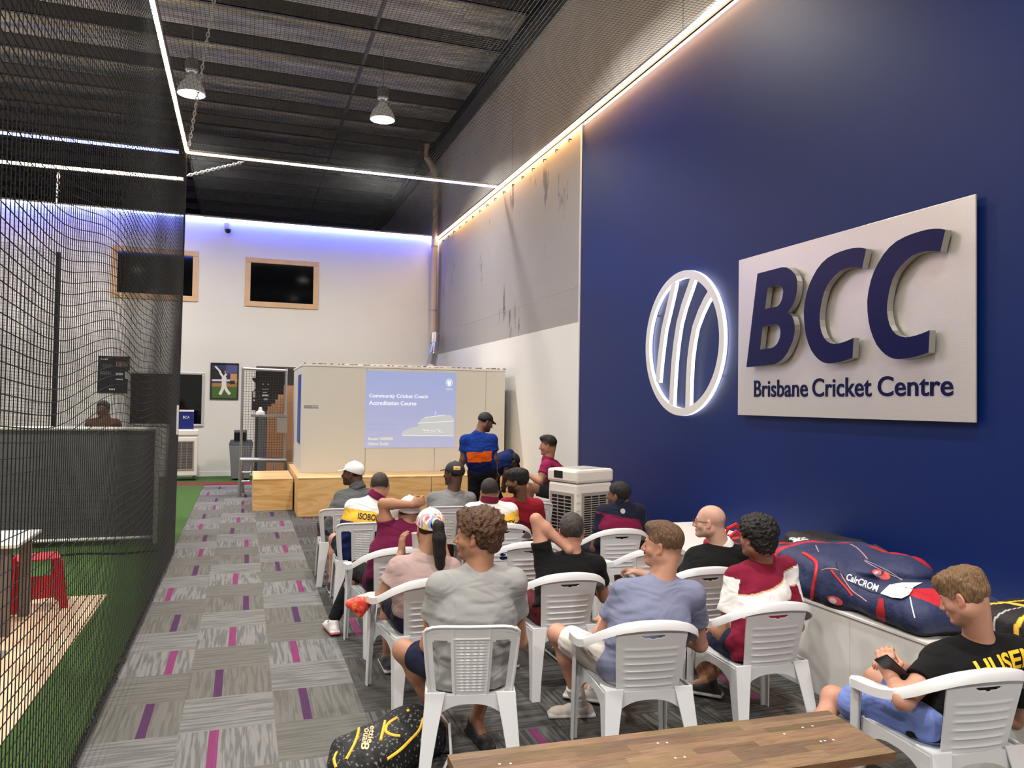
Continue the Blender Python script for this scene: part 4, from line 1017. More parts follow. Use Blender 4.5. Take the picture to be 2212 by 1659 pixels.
M_cloth = mat('cloth', (1, 1, 1), .85, attr=True, bump=(90, .18, .004), sheen=.03, spec=.1)
M_shoe = mat('shoe', (1, 1, 1), .6, attr=True, bump=(90, .2, .002))
def add_folds(m):
    N = m.node_tree.nodes; L = m.node_tree.links; b = N['Principled BSDF']
    co = N.new('ShaderNodeTexCoord'); mp = N.new('ShaderNodeMapping'); mp.inputs['Rotation'].default_value = (.3, .75, .2); mp.inputs['Scale'].default_value = (5, 5, 9); L.new(co.outputs['Object'], mp.inputs[0])
    n = N.new('ShaderNodeTexNoise'); n.inputs['Scale'].default_value = 1; n.inputs['Detail'].default_value = 1.2; n.inputs['Distortion'].default_value = 1.6; L.new(mp.outputs[0], n.inputs['Vector'])
    mp2 = N.new('ShaderNodeMapping'); mp2.inputs['Rotation'].default_value = (-.2, -.7, .4); mp2.inputs['Scale'].default_value = (3.5, 4, 8); L.new(co.outputs['Object'], mp2.inputs[0])
    n2 = N.new('ShaderNodeTexNoise'); n2.inputs['Scale'].default_value = 1; n2.inputs['Detail'].default_value = 1; n2.inputs['Distortion'].default_value = 1.2; L.new(mp2.outputs[0], n2.inputs['Vector'])
    a = N.new('ShaderNodeMath'); a.operation = 'ADD'; L.new(n.outputs[0], a.inputs[0]); L.new(n2.outputs[0], a.inputs[1])
    old = b.inputs['Normal'].links[0].from_node
    bp = N.new('ShaderNodeBump'); bp.inputs['Strength'].default_value = .42; bp.inputs['Distance'].default_value = .04; L.new(a.outputs[0], bp.inputs['Height']); L.new(old.outputs[0], bp.inputs['Normal']); L.new(bp.outputs[0], b.inputs['Normal'])
add_folds(M_cloth)
def hair_mat(col, wave=False):
    return mat('hair_wavy' if wave else 'hair_straight', (1, 1, 1), .5, attr=True, spec=.35, bump=(90 if wave else 170, 1, .01), vscale=(1, 1, 1) if wave else (1, 1, .22), var=(70 if wave else 150, .55))
def hand(S, w, d, n, curl=.5, side=1, s=1.0, fine=True, spread=1.0):
    """w wrist, d direction of the hand, n palm normal, side +1 puts the thumb along d x n"""
    d = nrm(d); n = nrm(n - d * (n @ d)); t = np.cross(d, n) * side
    P = lambda a, b_, c: w + (d * a + t * b_ + n * c) * s
    M = np.stack([d, t, n], 1)
    S.ell(P(.045, 0, 0), np.array((.052, .040, .017)) * s, M, .012)
    S.cone(w, P(.02, 0, 0), .026 * s, .022 * s, .02)
    for i, (y, L) in enumerate(((.029, .070), (.010, .080), (-.010, .074), (-.028, .058))):
        p = P(.08, y * spread, 0); a = 0; seg = (L * .45, L * .32, L * .26); dv = d
        for j, l in enumerate(seg):
            a += curl * (.75, 1.0, .8)[j] * 1.25
            q = p + (d * math.cos(a) + n * math.sin(a)) * l * s
            S.cone(p, q, (.0092 - .001 * j) * s, (.0085 - .001 * j) * s, .004 if j else .007); p = q
    p = P(.018, .026, .004); q = P(.045, .050, .012 + .01 * curl); r = P(.072, .052 - .02 * curl, .020 + .022 * curl)
    S.cone(p, q, .013 * s, .011 * s, .012); S.cone(q, r, .011 * s, .0085 * s, .005)
def head_sdf(S, Hc, R, s=1.0, jaw=1.0):
    P = lambda x, y, z: Hc + R @ (np.array((x, y, z)) * s)
    E = lambda c, r, k=.02, op='u', M=None: S.ell(P(*c), np.array(r) * s, R if M is None else M, k, op)
    E((0, -.014, .032), (.0765, .098, .086)); E((0, .028, -.022), (.063, .070, .082), .03)
    S.cone(P(-.040, .005, -.066), P(-.012, .070, -.096), .024 * s * jaw, .018 * s, .03); S.cone(P(.040, .005, -.066), P(.012, .070, -.096), .024 * s * jaw, .018 * s, .03)
    S.cone(P(-.046, -.01, -.05), P(.046, -.01, -.05), .03 * s, .03 * s, .03)
    S.cone(P(-.034, .080, .020), P(.034, .080, .020), .011 * s, .011 * s, .012)
    E((-.047, .05, -.03), (.02, .022, .02), .02); E((.047, .05, -.03), (.02, .022, .02), .02)
    E((-.031, .098, .002), (.017, .012, .011), .012, 's'); E((.031, .098, .002), (.017, .012, .011), .012, 's')
    E((-.031, .082, .001), (.013, .012, .012), .004); E((.031, .082, .001), (.013, .012, .012), .004)
    S.cone(P(0, .094, .008), P(0, .116, -.030), .008 * s, .0115 * s, .01); S.cone(P(-.013, .102, -.035), P(.013, .102, -.035), .009 * s, .009 * s, .006)
    S.cone(P(-.018, .094, -.058), P(.018, .094, -.058), .0075 * s, .0075 * s, .006); S.cone(P(-.016, .093, -.069), P(.016, .093, -.069), .0075 * s, .0075 * s, .005)
    E((0, .102, -.0635), (.022, .008, .0016), .003, 's'); E((0, .086, -.095), (.02, .016, .014), .015)
    for x in (-1, 1):
        A = rotm(0); Re = R @ rotm(x * 22, 0, 0)
        E((x * .081, -.012, -.008), (.0085, .019, .032), .006, 'u', Re); E((x * .090, -.008, -.002), (.006, .009, .017), .004, 's', Re); E((x * .079, .0, -.032), (.007, .009, .010), .006, 'u', Re)
def head_cols(p, c, Hc, R, skin, s, beard, fade, lips=True, hairc=None):
    h = (p - Hc) @ R / s; r = np.linalg.norm(h, axis=1); hd = r < .16
    def blob(ctr, rad, col, w=1.0):
        d = (((h - np.array(ctr)) / np.array(rad)) ** 2).sum(1); m = np.clip(1.6 - d, 0, 1) * hd * w; c[:] = c * (1 - m[:, None]) + np.array(col) * m[:, None]
    sk = np.array(skin)
    blob((0, .1, -.063), (.024, .02, .011), sk * (1.0, .62, .62), .8)
    for x in (-1, 1):
        blob((x * .088, -.01, -.01), (.02, .028, .034), sk * (1.12, .82, .8), .45)
        if hairc is not None: blob((x * .032, .09, .021), (.02, .02, .005), np.array(hairc) * .7 + sk * .1, .9)
        blob((x * .031, .094, .001), (.011, .012, .0045), (.55, .52, .5), .8); blob((x * .031, .097, .001), (.0045, .012, .0045), (.03, .02, .015), 1)
        blob((x * .05, .06, -.03), (.02, .03, .02), sk * (1.15, .9, .9), .3)
    if beard:
        m = np.clip((-.028 - h[:, 2]) / .02, 0, 1) * np.clip((h[:, 1] + .02) / .03, 0, 1) * hd * beard; m = m * (1 - np.clip(1.4 - ((h - np.array((0, .1, -.063))) ** 2 / np.array((.022, .02, .008)) ** 2).sum(1), 0, 1))
        bc = np.array(hairc if hairc is not None else (.03, .02, .015)) * .8; c[:] = c * (1 - m[:, None]) + bc * m[:, None]
    if fade:
        z0 = np.interp(h[:, 1], [-.11, -.05, .0, .05], [-.055, -.035, -.012, .03])
        m = np.clip((h[:, 2] - z0) / .035, 0, 1) * hd * fade * np.clip((.052 - h[:, 1]) / .02, 0, 1)
        bc = np.array(hairc if hairc is not None else (.03, .02, .015)); c[:] = c * (1 - m[:, None]) + bc * m[:, None]
    return c
def hair(root, Hc, R, s, style, col, near, skin=(.3, .2, .15)):
    P = lambda x, y, z: Hc + R @ (np.array((x, y, z)) * s)
    S = Sdf(); E = lambda c, r, k=.02, op='u': S.ell(P(*c), np.array(r) * s, R, k, op)
    h = .0045 if near else .007
    T = dict(buzz=.0035, fade=.0055, short=.010, mop=.012, curly=.021, afro=.024, pony=.007)[style]
    E((0, -.014, .034 + (.006 if style == 'fade' else 0)), (.0765 + T * (.75 if style == 'fade' else 1), .099 + T, .087 + T * 1.15))
    hl = dict(buzz=[-.075, -.045, -.008, .03, .075, .1], fade=[-.052, -.034, -.006, .016, .052, .07], short=[-.07, -.045, -.008, .02, .058, .08], mop=[-.088, -.062, -.008, .008, .022, .03],
              curly=[-.085, -.06, -.012, .028, .062, .08], afro=[-.085, -.065, -.02, .012, .045, .06], pony=[-.06, -.04, .0, .03, .07, .09])[style]
    if style == 'fade': E((0, .045, .100), (.052, .055, .028), .04)
    if style == 'mop': E((0, .055, .080), (.062, .052, .040), .03); E((0, -.02, .085), (.078, .098, .048), .03)
    if style == 'curly': E((0, -.055, .055), (.096, .092, .092), .03); E((0, .045, .105), (.06, .055, .032), .03); E((0, -.085, -.02), (.065, .04, .06), .03)
    if style == 'afro': E((0, -.03, .06), (.100, .108, .088), .03); E((0, -.075, -.03), (.075, .05, .065), .03); E((0, .05, .095), (.07, .05, .04), .02)
    def region(p):
        q = (p - Hc) @ R / s; z0 = np.interp(q[:, 1], [-.1, -.045, -.012, .03, .07, .1], hl)
        return (z0 - q[:, 2]) * .75
    S.cutf(region)
    # clear of the ears
    for x in (-1, 1): E((x * .088, -.006, -.012), (.016, .024, .034), .008, 's')
    amp, f = dict(buzz=(.0, 60), fade=(.0025, 120), short=(.003, 110), mop=(.005, 95), curly=(.0105, 115), afro=(.0075, 150), pony=(.001, 90))[style]
    if amp:
        nf = noise_sum(hash(style) % 91 if False else len(style) * 7 + int(Hc[0] * 10), f, 7, (1, 1, 1) if style in ('curly', 'afro') else (1, 1, .35))
        S.disp = lambda p: amp * 1.6 * nf((p - Hc) @ R)
    if style == 'pony':
        pp = [P(0, -.115, .035), P(0, -.15, .025), P(.0, -.16, -.05), P(.005, -.15, -.14), P(.012, -.135, -.21), P(.015, -.13, -.25)]
        for i, (a, b_) in enumerate(zip((.024, .036, .043, .040, .030), (.036, .043, .040, .030, .006))): S.cone(pp[i], pp[i + 1], a, b_, .012)
        # the tail is not clipped by the hairline
        op = S.ops.pop([i for i, o in enumerate(S.ops) if o[0] == 'i'][0]); k = [i for i, o in enumerate(S.ops) if o[0] == 'u'][0] + 1; S.ops.insert(k, op)
    soft_ = dict(fade=.055, short=.028, buzz=.03, mop=.022).get(style, 0)
    def hc(V):
        q = (V - Hc) @ R / s; c = np.tile(np.array(col, float), (len(V), 1))
        if soft_:
            z0 = np.interp(q[:, 1], [-.1, -.045, -.012, .03, .07, .1], hl); k = np.clip((q[:, 2] - z0) / soft_, 0, 1) ** .8
            k = np.maximum(k, np.clip((q[:, 1] - .03) / .03, 0, 1)); k = k[:, None] * .72 + .28; c = c * k + np.array(skin) * (1 - k) * .8
        return c
    o, V, Q = organic('hair', S, h, hair_mat(col, style in ('curly', 'afro')), root, hc); return o
def cap(root, Hc, R, s, colf, col2, brim=True, back=False, near=False, patch=None):
    P = lambda x, y, z: Hc + R @ (np.array((x, y, z)) * s)
    S = Sdf(); S.ell(P(0, -.016, .036), np.array((.088, .109, .098)) * s, R, .02)
    def reg(p):
        q = (p - Hc) @ R / s; return (np.interp(q[:, 1], [-.11, -.02, .08], [-.008, .022, .050]) - q[:, 2]) * .8
    S.cutf(reg)
    if back: S.ell(P(0, -.125, .03), np.array((.036, .05, .034)) * s, R, .004, 's')
    b_ = R @ rotm(0, -14)
    if brim:
        S._add('u', (lambda c, M: (lambda p: (lambda q: np.maximum(np.maximum(np.sqrt((q[:, 0] / .072) ** 2 + (q[:, 1] / .082) ** 2) * .075 - .075, np.abs(q[:, 2] + .9 * q[:, 0] ** 2) - .004), -q[:, 1] - .01))((p - c) @ M / s)))(P(0, .075, .048), b_), P(0, .075, .04) - .11, P(0, .075, .04) + .11, .004)
    S.ell(P(0, -.016, .135), np.array((.01, .01, .006)) * s, R, .004)
    def cf(V):
        q = (V - Hc) @ R / s; return colf(q)
    o, V, Q = organic('cap', S, .0045 if near else .0065, mat('cap_cloth', (1, 1, 1), .7, attr=True, bump=(200, .2, .001)), root, cf)
    return o, V, Q
def plain(c): return lambda q: np.tile(np.array(c, float), (len(q), 1))
def person(name_label, seat, rot, head, yaw, pitch=0, roll=0, sh=None, arms=None, knees=None, ankles=None, toes=None, top=(.5, .5, .5), topf=None, sleeve=.52, collar=None,
           bottom='shorts', bcol=(.02, .022, .035), bottomf=.72, skin='fair', hst='short', hcol=(.03, .02, .012), beard=0, fade=0, near=True, capd=None, hs=1.0, girth=1.0,
           shoe=(.03, .03, .032), sole=(.7, .7, .7), sock=None, hipz=.50, standing=False, hands=None, deco=None, hem=.435, drape=1.0, cat='person', armr=1.0):
    Hc = np.array(head, float); R = rotm(yaw, pitch, roll); sk = np.array(SKIN[skin])
    shL, shR = map(lambda a: np.array(a, float), sh); mid = (shL + shR) / 2; lat = nrm(shR - shL)
    x, y = seat; bf = rotm(rot)[:, 1]; bl_ = rotm(rot)[:, 0]
    pel = np.array((x, y, hipz)) - (0 if standing else .055) * bf
    spine = nrm(mid - pel); fwd = nrm(np.cross(spine, lat)); lat2 = np.cross(fwd, spine)
    if fwd @ bf < -.3 and not standing: fwd = -fwd
    rt = thing('person', name_label, cat, (x, y, 0))
    g = girth; h = .0056 if near else .0105
    waist = pel + (mid - pel) * .34 - fwd * .012; chest = pel + (mid - pel) * .66 - fwd * .004; upper = mid - spine * .035
    neck = mid + spine * .080 + fwd * .005; MT = np.stack([lat2, fwd, spine], 1)
    def torso(S, e, f=1.42):
        S.cone(pel + spine * .0, waist, (.118 + e) * g, (.115 + e) * g * drape, .04, (lat, f)); S.cone(waist, chest, (.115 + e) * g * drape, (.118 + e) * g, .05, (lat, f))
        S.cone(chest, upper, (.118 + e) * g, .075 + e, .05, (lat, 1.5)); S.cone(shL, shR, .052 + e, .052 + e, .045)
        S.cone(neck - spine * .012, shL, .042 + e * .6, .045 + e, .06); S.cone(neck - spine * .012, shR, .042 + e * .6, .045 + e, .06)
        S.ell(mid - spine * .14 - fwd * .015, (.170 + e, .10 + e, .19), MT, .07); S.cone(upper, neck, .085 + e, .052 + e * .5, .05)
    hips = [pel - bl_ * .092, pel + bl_ * .092]
    # body
    B = Sdf(); torso(B, -.012)
    B.cone(neck - spine * .04, Hc + R @ (np.array((0, -.020, -.05)) * hs), .062 * hs * (.6 + .4 * g), .056 * hs * (.6 + .4 * g), .03); B.cone(neck - spine * .02 - fwd * .012, Hc + R @ (np.array((0, -.058, -.02)) * hs), .052 * hs * (.5 + .5 * g), .042 * hs, .03)
    head_sdf(B, Hc, R, hs)
    kn = [np.array(k, float) for k in knees]; an = [np.array(a, float) for a in ankles]
    for i in (0, 1):
        B.cone(hips[i], kn[i], .082, .054, .03); B.ell(kn[i] + (kn[i] - hips[i]) * .01, (.055, .055, .055), None, .03)
        c = kn[i] + (an[i] - kn[i]) * .32 - nrm(np.cross(np.cross(an[i] - kn[i], kn[i] - hips[i]), an[i] - kn[i])) * .016 * (1 if not standing else 0)
        B.cone(kn[i], c, .05, .053, .03); B.cone(c, an[i], .053, .036, .03)
        td = nrm(np.array((*toes[i][:2], 0))); B.cone(an[i], np.array((*(an[i] + td * .1)[:2], max(.03, an[i][2] - .05))), .034, .028, .02)
    ar = armr
    for i, (s_, (el, wr)) in enumerate(zip((shL, shR), arms)):
        el, wr = np.array(el, float), np.array(wr, float)
        B.cone(s_, el, .050 * ar, .040 * ar, .03); B.ell(s_ + (el - s_) * .4, np.array((.048, .048, .048)) * ar, None, .05)
        m_ = el + (wr - el) * .3; B.cone(el, m_, .040 * ar, .042 * ar, .02); B.cone(m_, wr, .042 * ar, .027 * ar, .02)
        hd = (hands or {}).get(i, {}); d = np.array(hd.get('d', wr - el)); n = np.array(hd.get('n', (0, 0, -1.0) if abs(nrm(d)[2]) < .85 else tuple(fwd)))
        hand(B, wr + nrm(wr - el) * .012, d, n, hd.get('curl', .6), hd.get('side', 1 if i == 0 else -1), hd.get('s', 1.0))
    def bc(p):
        c = np.tile(sk, (len(p), 1)); nz_ = noise_sum(3, 30, 4)(p); c *= (1 + .06 * nz_)[:, None]
        return np.clip(head_cols(p, c, Hc, R, sk, hs, beard, fade, hairc=hcol), 0, 1)
    organic('body', B, h, M_skin, rt, bc)
    # shirt
    S = Sdf(); torso(S, .012)
    if not standing: S.cone(pel + bf * .012, pel + np.array((0, 0, -.04)) + bf * .03, .118 * g, .115 * g, .04, (lat, 1.5))
    for i, (s_, (el, wr)) in enumerate(zip((shL, shR), arms)):
        el = np.array(el, float); e_ = s_ + (el - s_) * sleeve; dd = nrm(e_ - s_); f_ = s_ + (el - s_) * min(1, sleeve + .25)
        def fn(p, a=s_ - dd * .01, b_=f_, e_=e_, dd=dd):
            ba = b_ - a; pa = p - a; t = np.clip(pa @ ba / (ba @ ba), 0, 1); v = pa - t[:, None] * ba
            return np.maximum(np.sqrt((v * v).sum(1)) - (.064 + .010 * t) * max(1, ar * .98), (p - e_) @ dd)
        S._add('u', fn, np.minimum(s_, f_) - .09, np.maximum(s_, f_) + .09, .03)
    S.cut((0, 0, hem), (0, 0, -1))
    n1 = noise_sum(int(x * 31 + y * 17), 9, 5); n2 = noise_sum(int(x * 11 + y * 29), 30, 7, (.30, .4, 1)); n3_ = noise_sum(int(x * 13 + y * 5), 44, 7, (.25, .4, 1))
    MF = np.stack([lat2, fwd, spine], 1)
    def dsp(p):
        q = (p - mid) @ MF; w = -q[:, 2]; k = np.clip(w / .22, .12, 1.25); sgn = np.tanh(q[:, 0] * 14)
        r_ = q.copy(); r_[:, 2] = q[:, 2] + .55 * q[:, 0] * sgn; r_[:, 0] = q[:, 0] - .3 * q[:, 2] * sgn
        a = n2(r_); b_ = n3_(q)
        return (.0035 * n1(p) + .0115 * np.sign(a) * np.abs(a) ** 1.2 + .0055 * b_) * k
    S.disp = dsp
    F = dict(mid=mid, lat=lat, spine=spine, fwd=fwd, hw=np.linalg.norm(shR - shL) / 2, arms=arms, sh=(shL, shR))
    cf = (lambda V: topf(V, F)) if topf else plain(top)
    so, V, Q = organic('shirt', S, h * 1.15, M_cloth, rt, cf)
    if collar is not None and collar[0] > .01:
        c_ = Sdf(); ax = nrm(Hc + R @ np.array((0, -.02, -.06)) - neck); hgt, ccol = collar
        r_c = .0665 * (.6 + .4 * g) * hs; nb = neck - fwd * .007; c_.cone(nb - ax * .01, nb + ax * (hgt + .05), r_c * 1.24, r_c * 1.06, .01); c_.cut(nb + ax * (hgt + .032), ax); c_.cut(nb - ax * .0, -ax)
        organic('collar', c_, h, M_cloth, rt, plain(ccol))
    # lower garment
    L_ = Sdf(); L_.cone(hips[0] + bf * .02, hips[1] + bf * .02, .098 * g, .098 * g, .03); L_.cone(pel, pel + UPV * .04, .105 * g, .10 * g, .04, (lat, 1.4))
    for i in (0, 1):
        if bottom == 'shorts':
            e_ = hips[i] + (kn[i] - hips[i]) * bottomf; dd = nrm(kn[i] - hips[i]); far_ = hips[i] + (kn[i] - hips[i]) * (bottomf + .15)
            def fn(p, a=hips[i], b_=far_, e_=e_, dd=dd):
                ba = b_ - a; pa = p - a; t = np.clip(pa @ ba / (ba @ ba), 0, 1); v = pa - t[:, None] * ba
                return np.maximum(np.sqrt((v * v).sum(1)) - (.098 - .014 * t), (p - e_) @ dd)
            L_._add('u', fn, np.minimum(hips[i], far_) - .11, np.maximum(hips[i], far_) + .11, .03)
        else:
            L_.cone(hips[i], kn[i], .098, .072, .03); e_ = kn[i] + (an[i] - kn[i]) * .94; L_.cone(kn[i], e_, .070, .050, .025)
    if standing: L_.cone(pel - UPV * .02, pel + UPV * .07, .13, .12, .04, (lat, 1.25))
    if deco and 'bottomf' in deco: bfun = lambda V: deco['bottomf'](V, hips, kn)
    else: bfun = plain(bcol)
    n3 = noise_sum(int(y * 37), 22, 5); L_.disp = lambda p: .003 * n3(p)
    organic('shorts' if bottom == 'shorts' else 'trousers', L_, h * 1.3, M_cloth, rt, bfun)
    # shoes and socks
    for i in (0, 1):
        td = nrm(np.array((*toes[i][:2], 0))); a = an[i]; z0 = max(0.0, a[2] - .095); base = np.array((a[0], a[1], z0))
        K = Sdf(); sd = np.cross(td, UPV)
        K.cone(base - td * .045 + UPV * .035, base + td * .13 + UPV * .030, .036, .033, .02, (sd, 1.15)); K.cone(a - td * .015 - UPV * .01, base + td * .06 + UPV * .045, .042, .032, .03)
        K.ell(base + td * .15 + UPV * .03, np.array((.045, .04, .028)), np.stack([td, sd, UPV], 1), .02); K.rbox(base + td * .055 + UPV * .015, np.array((.145, .043, .015)), np.stack([td, sd, UPV], 1), .012, .006)
        K.cut((0, 0, z0 + .0015), (0, 0, -1)); K.cut(a + UPV * .012, UPV)
        sc_, uc = np.array(sole), np.array(shoe)
        organic('shoe', K, .006 if near else .009, M_shoe, rt, lambda V: np.where((V[:, 2:3] < z0 + .026), sc_, uc))
        if sock is not None:
            K = Sdf(); up = nrm(kn[i] - a); K.cone(a - up * .02, a + up * sock[0], .041, .041 + .12 * sock[0], .01); K.cut(a + up * sock[0], up)
            organic('sock', K, .008, M_cloth, rt, plain(sock[1]))
    if hst and hst != 'bald': hair(rt, Hc, R, hs, hst, hcol, near, sk)
    info = dict(root=rt, Hc=Hc, R=R, F=F, shirt=(V, Q), mid=mid, lat=lat, spine=spine, fwd=fwd)
    if capd: info['cap'] = cap(rt, Hc, R, hs, **capd, near=near)
    return info
def back_text(inf, s, du, dw, w, h, m, bold=.01, tilt=0, shear=0):
    """lettering across the back of a shirt: du right of the spine, dw below the shoulders"""
    V, Q = inf['shirt']; bv = BVHTree.FromPolygons(V.tolist(), Q.tolist())
    v, f = text_mesh(s, w, h, bold=bold, shear=shear); r = inf['lat'] * math.cos(tilt) + inf['spine'] * math.sin(tilt)
    up = inf['spine'] * math.cos(tilt) - inf['lat'] * math.sin(tilt)
    return wrap('lettering', v, f, bv, inf['mid'] + inf['lat'] * du - inf['spine'] * dw, r, up, m, inf['root'], lift=.003)
def band(stops, sleeves=None, arch=0, tilt=0, level=False):
    """bands down the back: [(depth, colour), ...]"""
    def f(V, F):
        w = ((F['mid'] - V)[:, 2] if level else (F['mid'] - V) @ F['spine']) + arch * ((V - F['mid']) @ F['lat']) ** 2 + tilt * ((V - F['mid']) @ F['lat']); c = np.zeros((len(V), 3))
        for d, col in stops: c[w > d] = col
        if sleeves is not None:
            for s_, (el, wr), sg_ in zip(F['sh'], F['arms'], (-1, 1)):
                d = nrm(np.array(el) - s_); t = (V - s_) @ d; side = ((V - F['mid']) @ F['lat']) * sg_
                m = (t > .0) & (side > F['hw'] - .022 + .0 * t) & (np.linalg.norm(V - s_ - t[:, None] * d, axis=1) < .088); c[m] = sleeves
        return c
    return f
# ---------------- the audience ----------------
def W_(*a): return at(*a)
lap = lambda x, y, dx=0, dy=0: (x + dx, y + dy, .56)
WHT = (.80, .79, .77); MAR = (.19, .012, .035); GLD = (.80, .48, .06); NVY = (.010, .016, .07); BLK = (.008, .008, .009)
tx_dark = mat('print_dark', (.03, .012, .01), .7); tx_gold = mat('print_gold', srgb(240, 190, 40), .6); tx_white = mat('print_white', (.8, .8, .8), .6); tx_black = mat('print_black', (.01, .01, .01), .6)
# 1 light grey t-shirt, nearest on the left
P1 = person('man in light grey t-shirt with curly brown hair, looking left in profile', (1.16, 3.96), -12, W_(1030, 1158, 3.93), 52, -2, sh=(W_(952, 1268, 3.93), W_(1108, 1258, 3.88)),
    arms=((W_(925, 1392, 4.03), (1.06, 4.28, .60)), (W_(1122, 1385, 4.02), (1.36, 4.28, .60))), knees=(W_(872, 1405, 4.30), (1.47, 4.34, .52)), ankles=((1.08, 4.26, .10), (1.28, 4.22, .10)), toes=((-.1, -1), (.1, -1)),
    top=(.29, .29, .287), bcol=(.014, .016, .04), skin='tan', hst='curly', hcol=(.085, .038, .018), beard=.35, girth=1.12, collar=(.004, (.25, .25, .25)), shoe=(.02, .02, .022), sole=(.03, .03, .03), hs=1.07, armr=1.05)
# 2 pink t-shirt
def tie(q):
    c = np.tile(np.array((.80, .78, .76)), (len(q), 1)); n = noise_sum(5, 55, 5)(q); n2 = noise_sum(8, 70, 5)(q)
    c[(n > .12)] = (.80, .42, .10); c[(n > .3)] = (.82, .60, .12); c[(n2 > .25)] = (.25, .36, .70); c[(n2 < -.3)] = (.62, .12, .20); c[(n < -.42)] = (.75, .40, .35)
    w = q[:, 2] > .10; c[w] = c[w] * .5 + np.array((.40, .39, .38)); return c
P2 = person('woman in pale pink t-shirt and colourful cap with long black ponytail, holding a cup', (1.12, 4.99), 6, W_(928, 1143, 4.98), 8, -6, sh=(W_(862, 1228, 4.95), W_(972, 1230, 4.90)),
    arms=((W_(822, 1290, 4.98), W_(866, 1196, 5.22)), (W_(990, 1290, 5.05), W_(958, 1180, 5.25))), knees=((.98, 5.42, .52), (1.32, 5.44, .52)), ankles=((1.0, 5.45, .10), (1.3, 5.45, .10)), toes=((0, 1), (0, 1)),
    top=(.42, .30, .285), bcol=(.012, .014, .03), skin='olive', hst='pony', hcol=(.012, .009, .008), girth=.98, hs=1.05, capd=dict(colf=tie, col2=None, back=True), hands={0: dict(d=(.05, .15, 1), n=(1, .3, 0), curl=.35), 1: dict(d=(-.05, .15, 1), n=(-1, .3, 0), curl=.35)}, armr=.88)
t = P2['root']; b = MB(); p = P2['Hc'] + P2['R'] @ np.array((0, -.128, .045)); b.tube([p + P2['R'] @ np.array((.026 * math.cos(a), 0, .026 * math.sin(a))) - np.array(t.location) for a in [2 * PI * k / 12 for k in range(13)]], .008, 6); b.build('hair_tie', mat('cream_band', srgb(230, 214, 196), .8), t)
# 3 lavender
def shorts3(V, hips, kn):
    t = np.max([((V - hips[i]) @ nrm(kn[i] - hips[i])) / np.linalg.norm(kn[i] - hips[i]) for i in (0, 1)], 0); c = np.tile(np.array((.50, .46, .42)), (len(V), 1)); c[t > .50] = (.74, .70, .64); return c
P3 = person('man in lavender t-shirt with short brown hair and moustache, looking left', (2.035, 3.75), -14, W_(1432, 1178, 3.76), 40, 0, sh=(W_(1348, 1282, 3.78), W_(1494, 1286, 3.70)),
    arms=((W_(1296, 1382, 3.93), (2.02, 4.12, .62)), (W_(1512, 1392, 3.85), (2.34, 4.10, .60))), knees=(W_(1205, 1370, 4.33), (2.42, 4.2, .54)), ankles=(W_(1254, 1524, 4.32), (2.14, 4.48, .11)), toes=((-.95, .25), (-.7, .6)),
    top=(.185, .20, .30), bottomf=.80, deco=dict(bottomf=shorts3), skin='fair', hst='fade', hcol=(.13, .07, .035), beard=.12, fade=.55, girth=1.12, collar=(.004, (.165, .18, .27)), shoe=(.50, .45, .41), sole=(.75, .74, .72), sock=(.13, (.62, .61, .60)), hs=1.02, armr=1.05)
# moustache
b = Sdf(); q = P3['Hc'] + P3['R'] @ np.array((-.02, .099, -.05)); q2 = P3['Hc'] + P3['R'] @ np.array((.02, .099, -.05)); b.cone(q, q2, .006, .006, .01); organic('moustache', b, .003, hair_mat(None), P3['root'], plain((.10, .05, .025)))
# 4 maroon and white
P4 = person('man in maroon and white striped polo with thick curly black hair', (2.885, 3.885), -8, W_(1634, 1162, 3.98), 12, 0, sh=(W_(1592, 1250, 3.98), W_(1697, 1228, 4.08)),
    arms=((W_(1562, 1372, 3.98), W_(1540, 1360, 4.22)), (W_(1722, 1352, 3.95), (3.18, 4.2, .60))), knees=(W_(1505, 1395, 4.45), (3.2, 4.38, .52)), ankles=(W_(1530, 1490, 4.42), (2.9, 4.35, .11)), toes=((-.9, .3), (-.5, .5)),
    topf=band([(-9, MAR), (.012, (.62, .40, .22)), (.021, WHT), (.108, (.55, .36, .26)), (.117, MAR)], sleeves=WHT, tilt=.22, level=True), sleeve=.62, bcol=(.012, .016, .045), skin='olive', hst='afro', hcol=(.010, .008, .007), beard=.25, girth=1.05, collar=(.028, MAR), shoe=(.015, .015, .016), sole=(.7, .66, .64), hs=1.0, hands={0: dict(d=(-.2, .3, -.9), n=(0, 1, 0), curl=.5)})
# 5 boy with phone
P5 = person('boy in black t-shirt and light blue shorts looking down at a phone', (3.04, 2.70), -14, W_(2082, 1288, 2.66), 22, -24, sh=(W_(2030, 1430, 2.72), W_(2186, 1408, 2.62)),
    arms=((W_(1953, 1512, 2.64), W_(1927, 1466, 2.76)), (W_(2205, 1560, 2.8), (3.10, 2.98, .62))), knees=(W_(1800, 1508, 3.26), (3.12, 3.16, .50)), ankles=((2.55, 3.12, .10), (2.92, 3.1, .10)), toes=((-.3, 1), (-.1, 1)),
    top=BLK, bcol=(.17, .235, .55), bottomf=.80, skin='fair', hst='mop', hcol=(.20, .115, .055), girth=.95, collar=(.003, BLK), sleeve=.6, shoe=(.5, .5, .5), sock=(.2, (.6, .6, .6)), hs=.98, armr=1.08, hands={0: dict(d=(-.25, .1, .9), n=(.7, .6, .1), curl=.75, side=-1, s=1.1)})
back_text(P5, 'HUSEN', .10, .045, .33, .085, tx_gold, .03, tilt=.12)
ph = W_(1924, 1436, 3.10); ph = at(1929, 1444, 2.745); t = thing('smartphone', 'black smartphone held in the left hand of the boy in black', 'phone', ph)
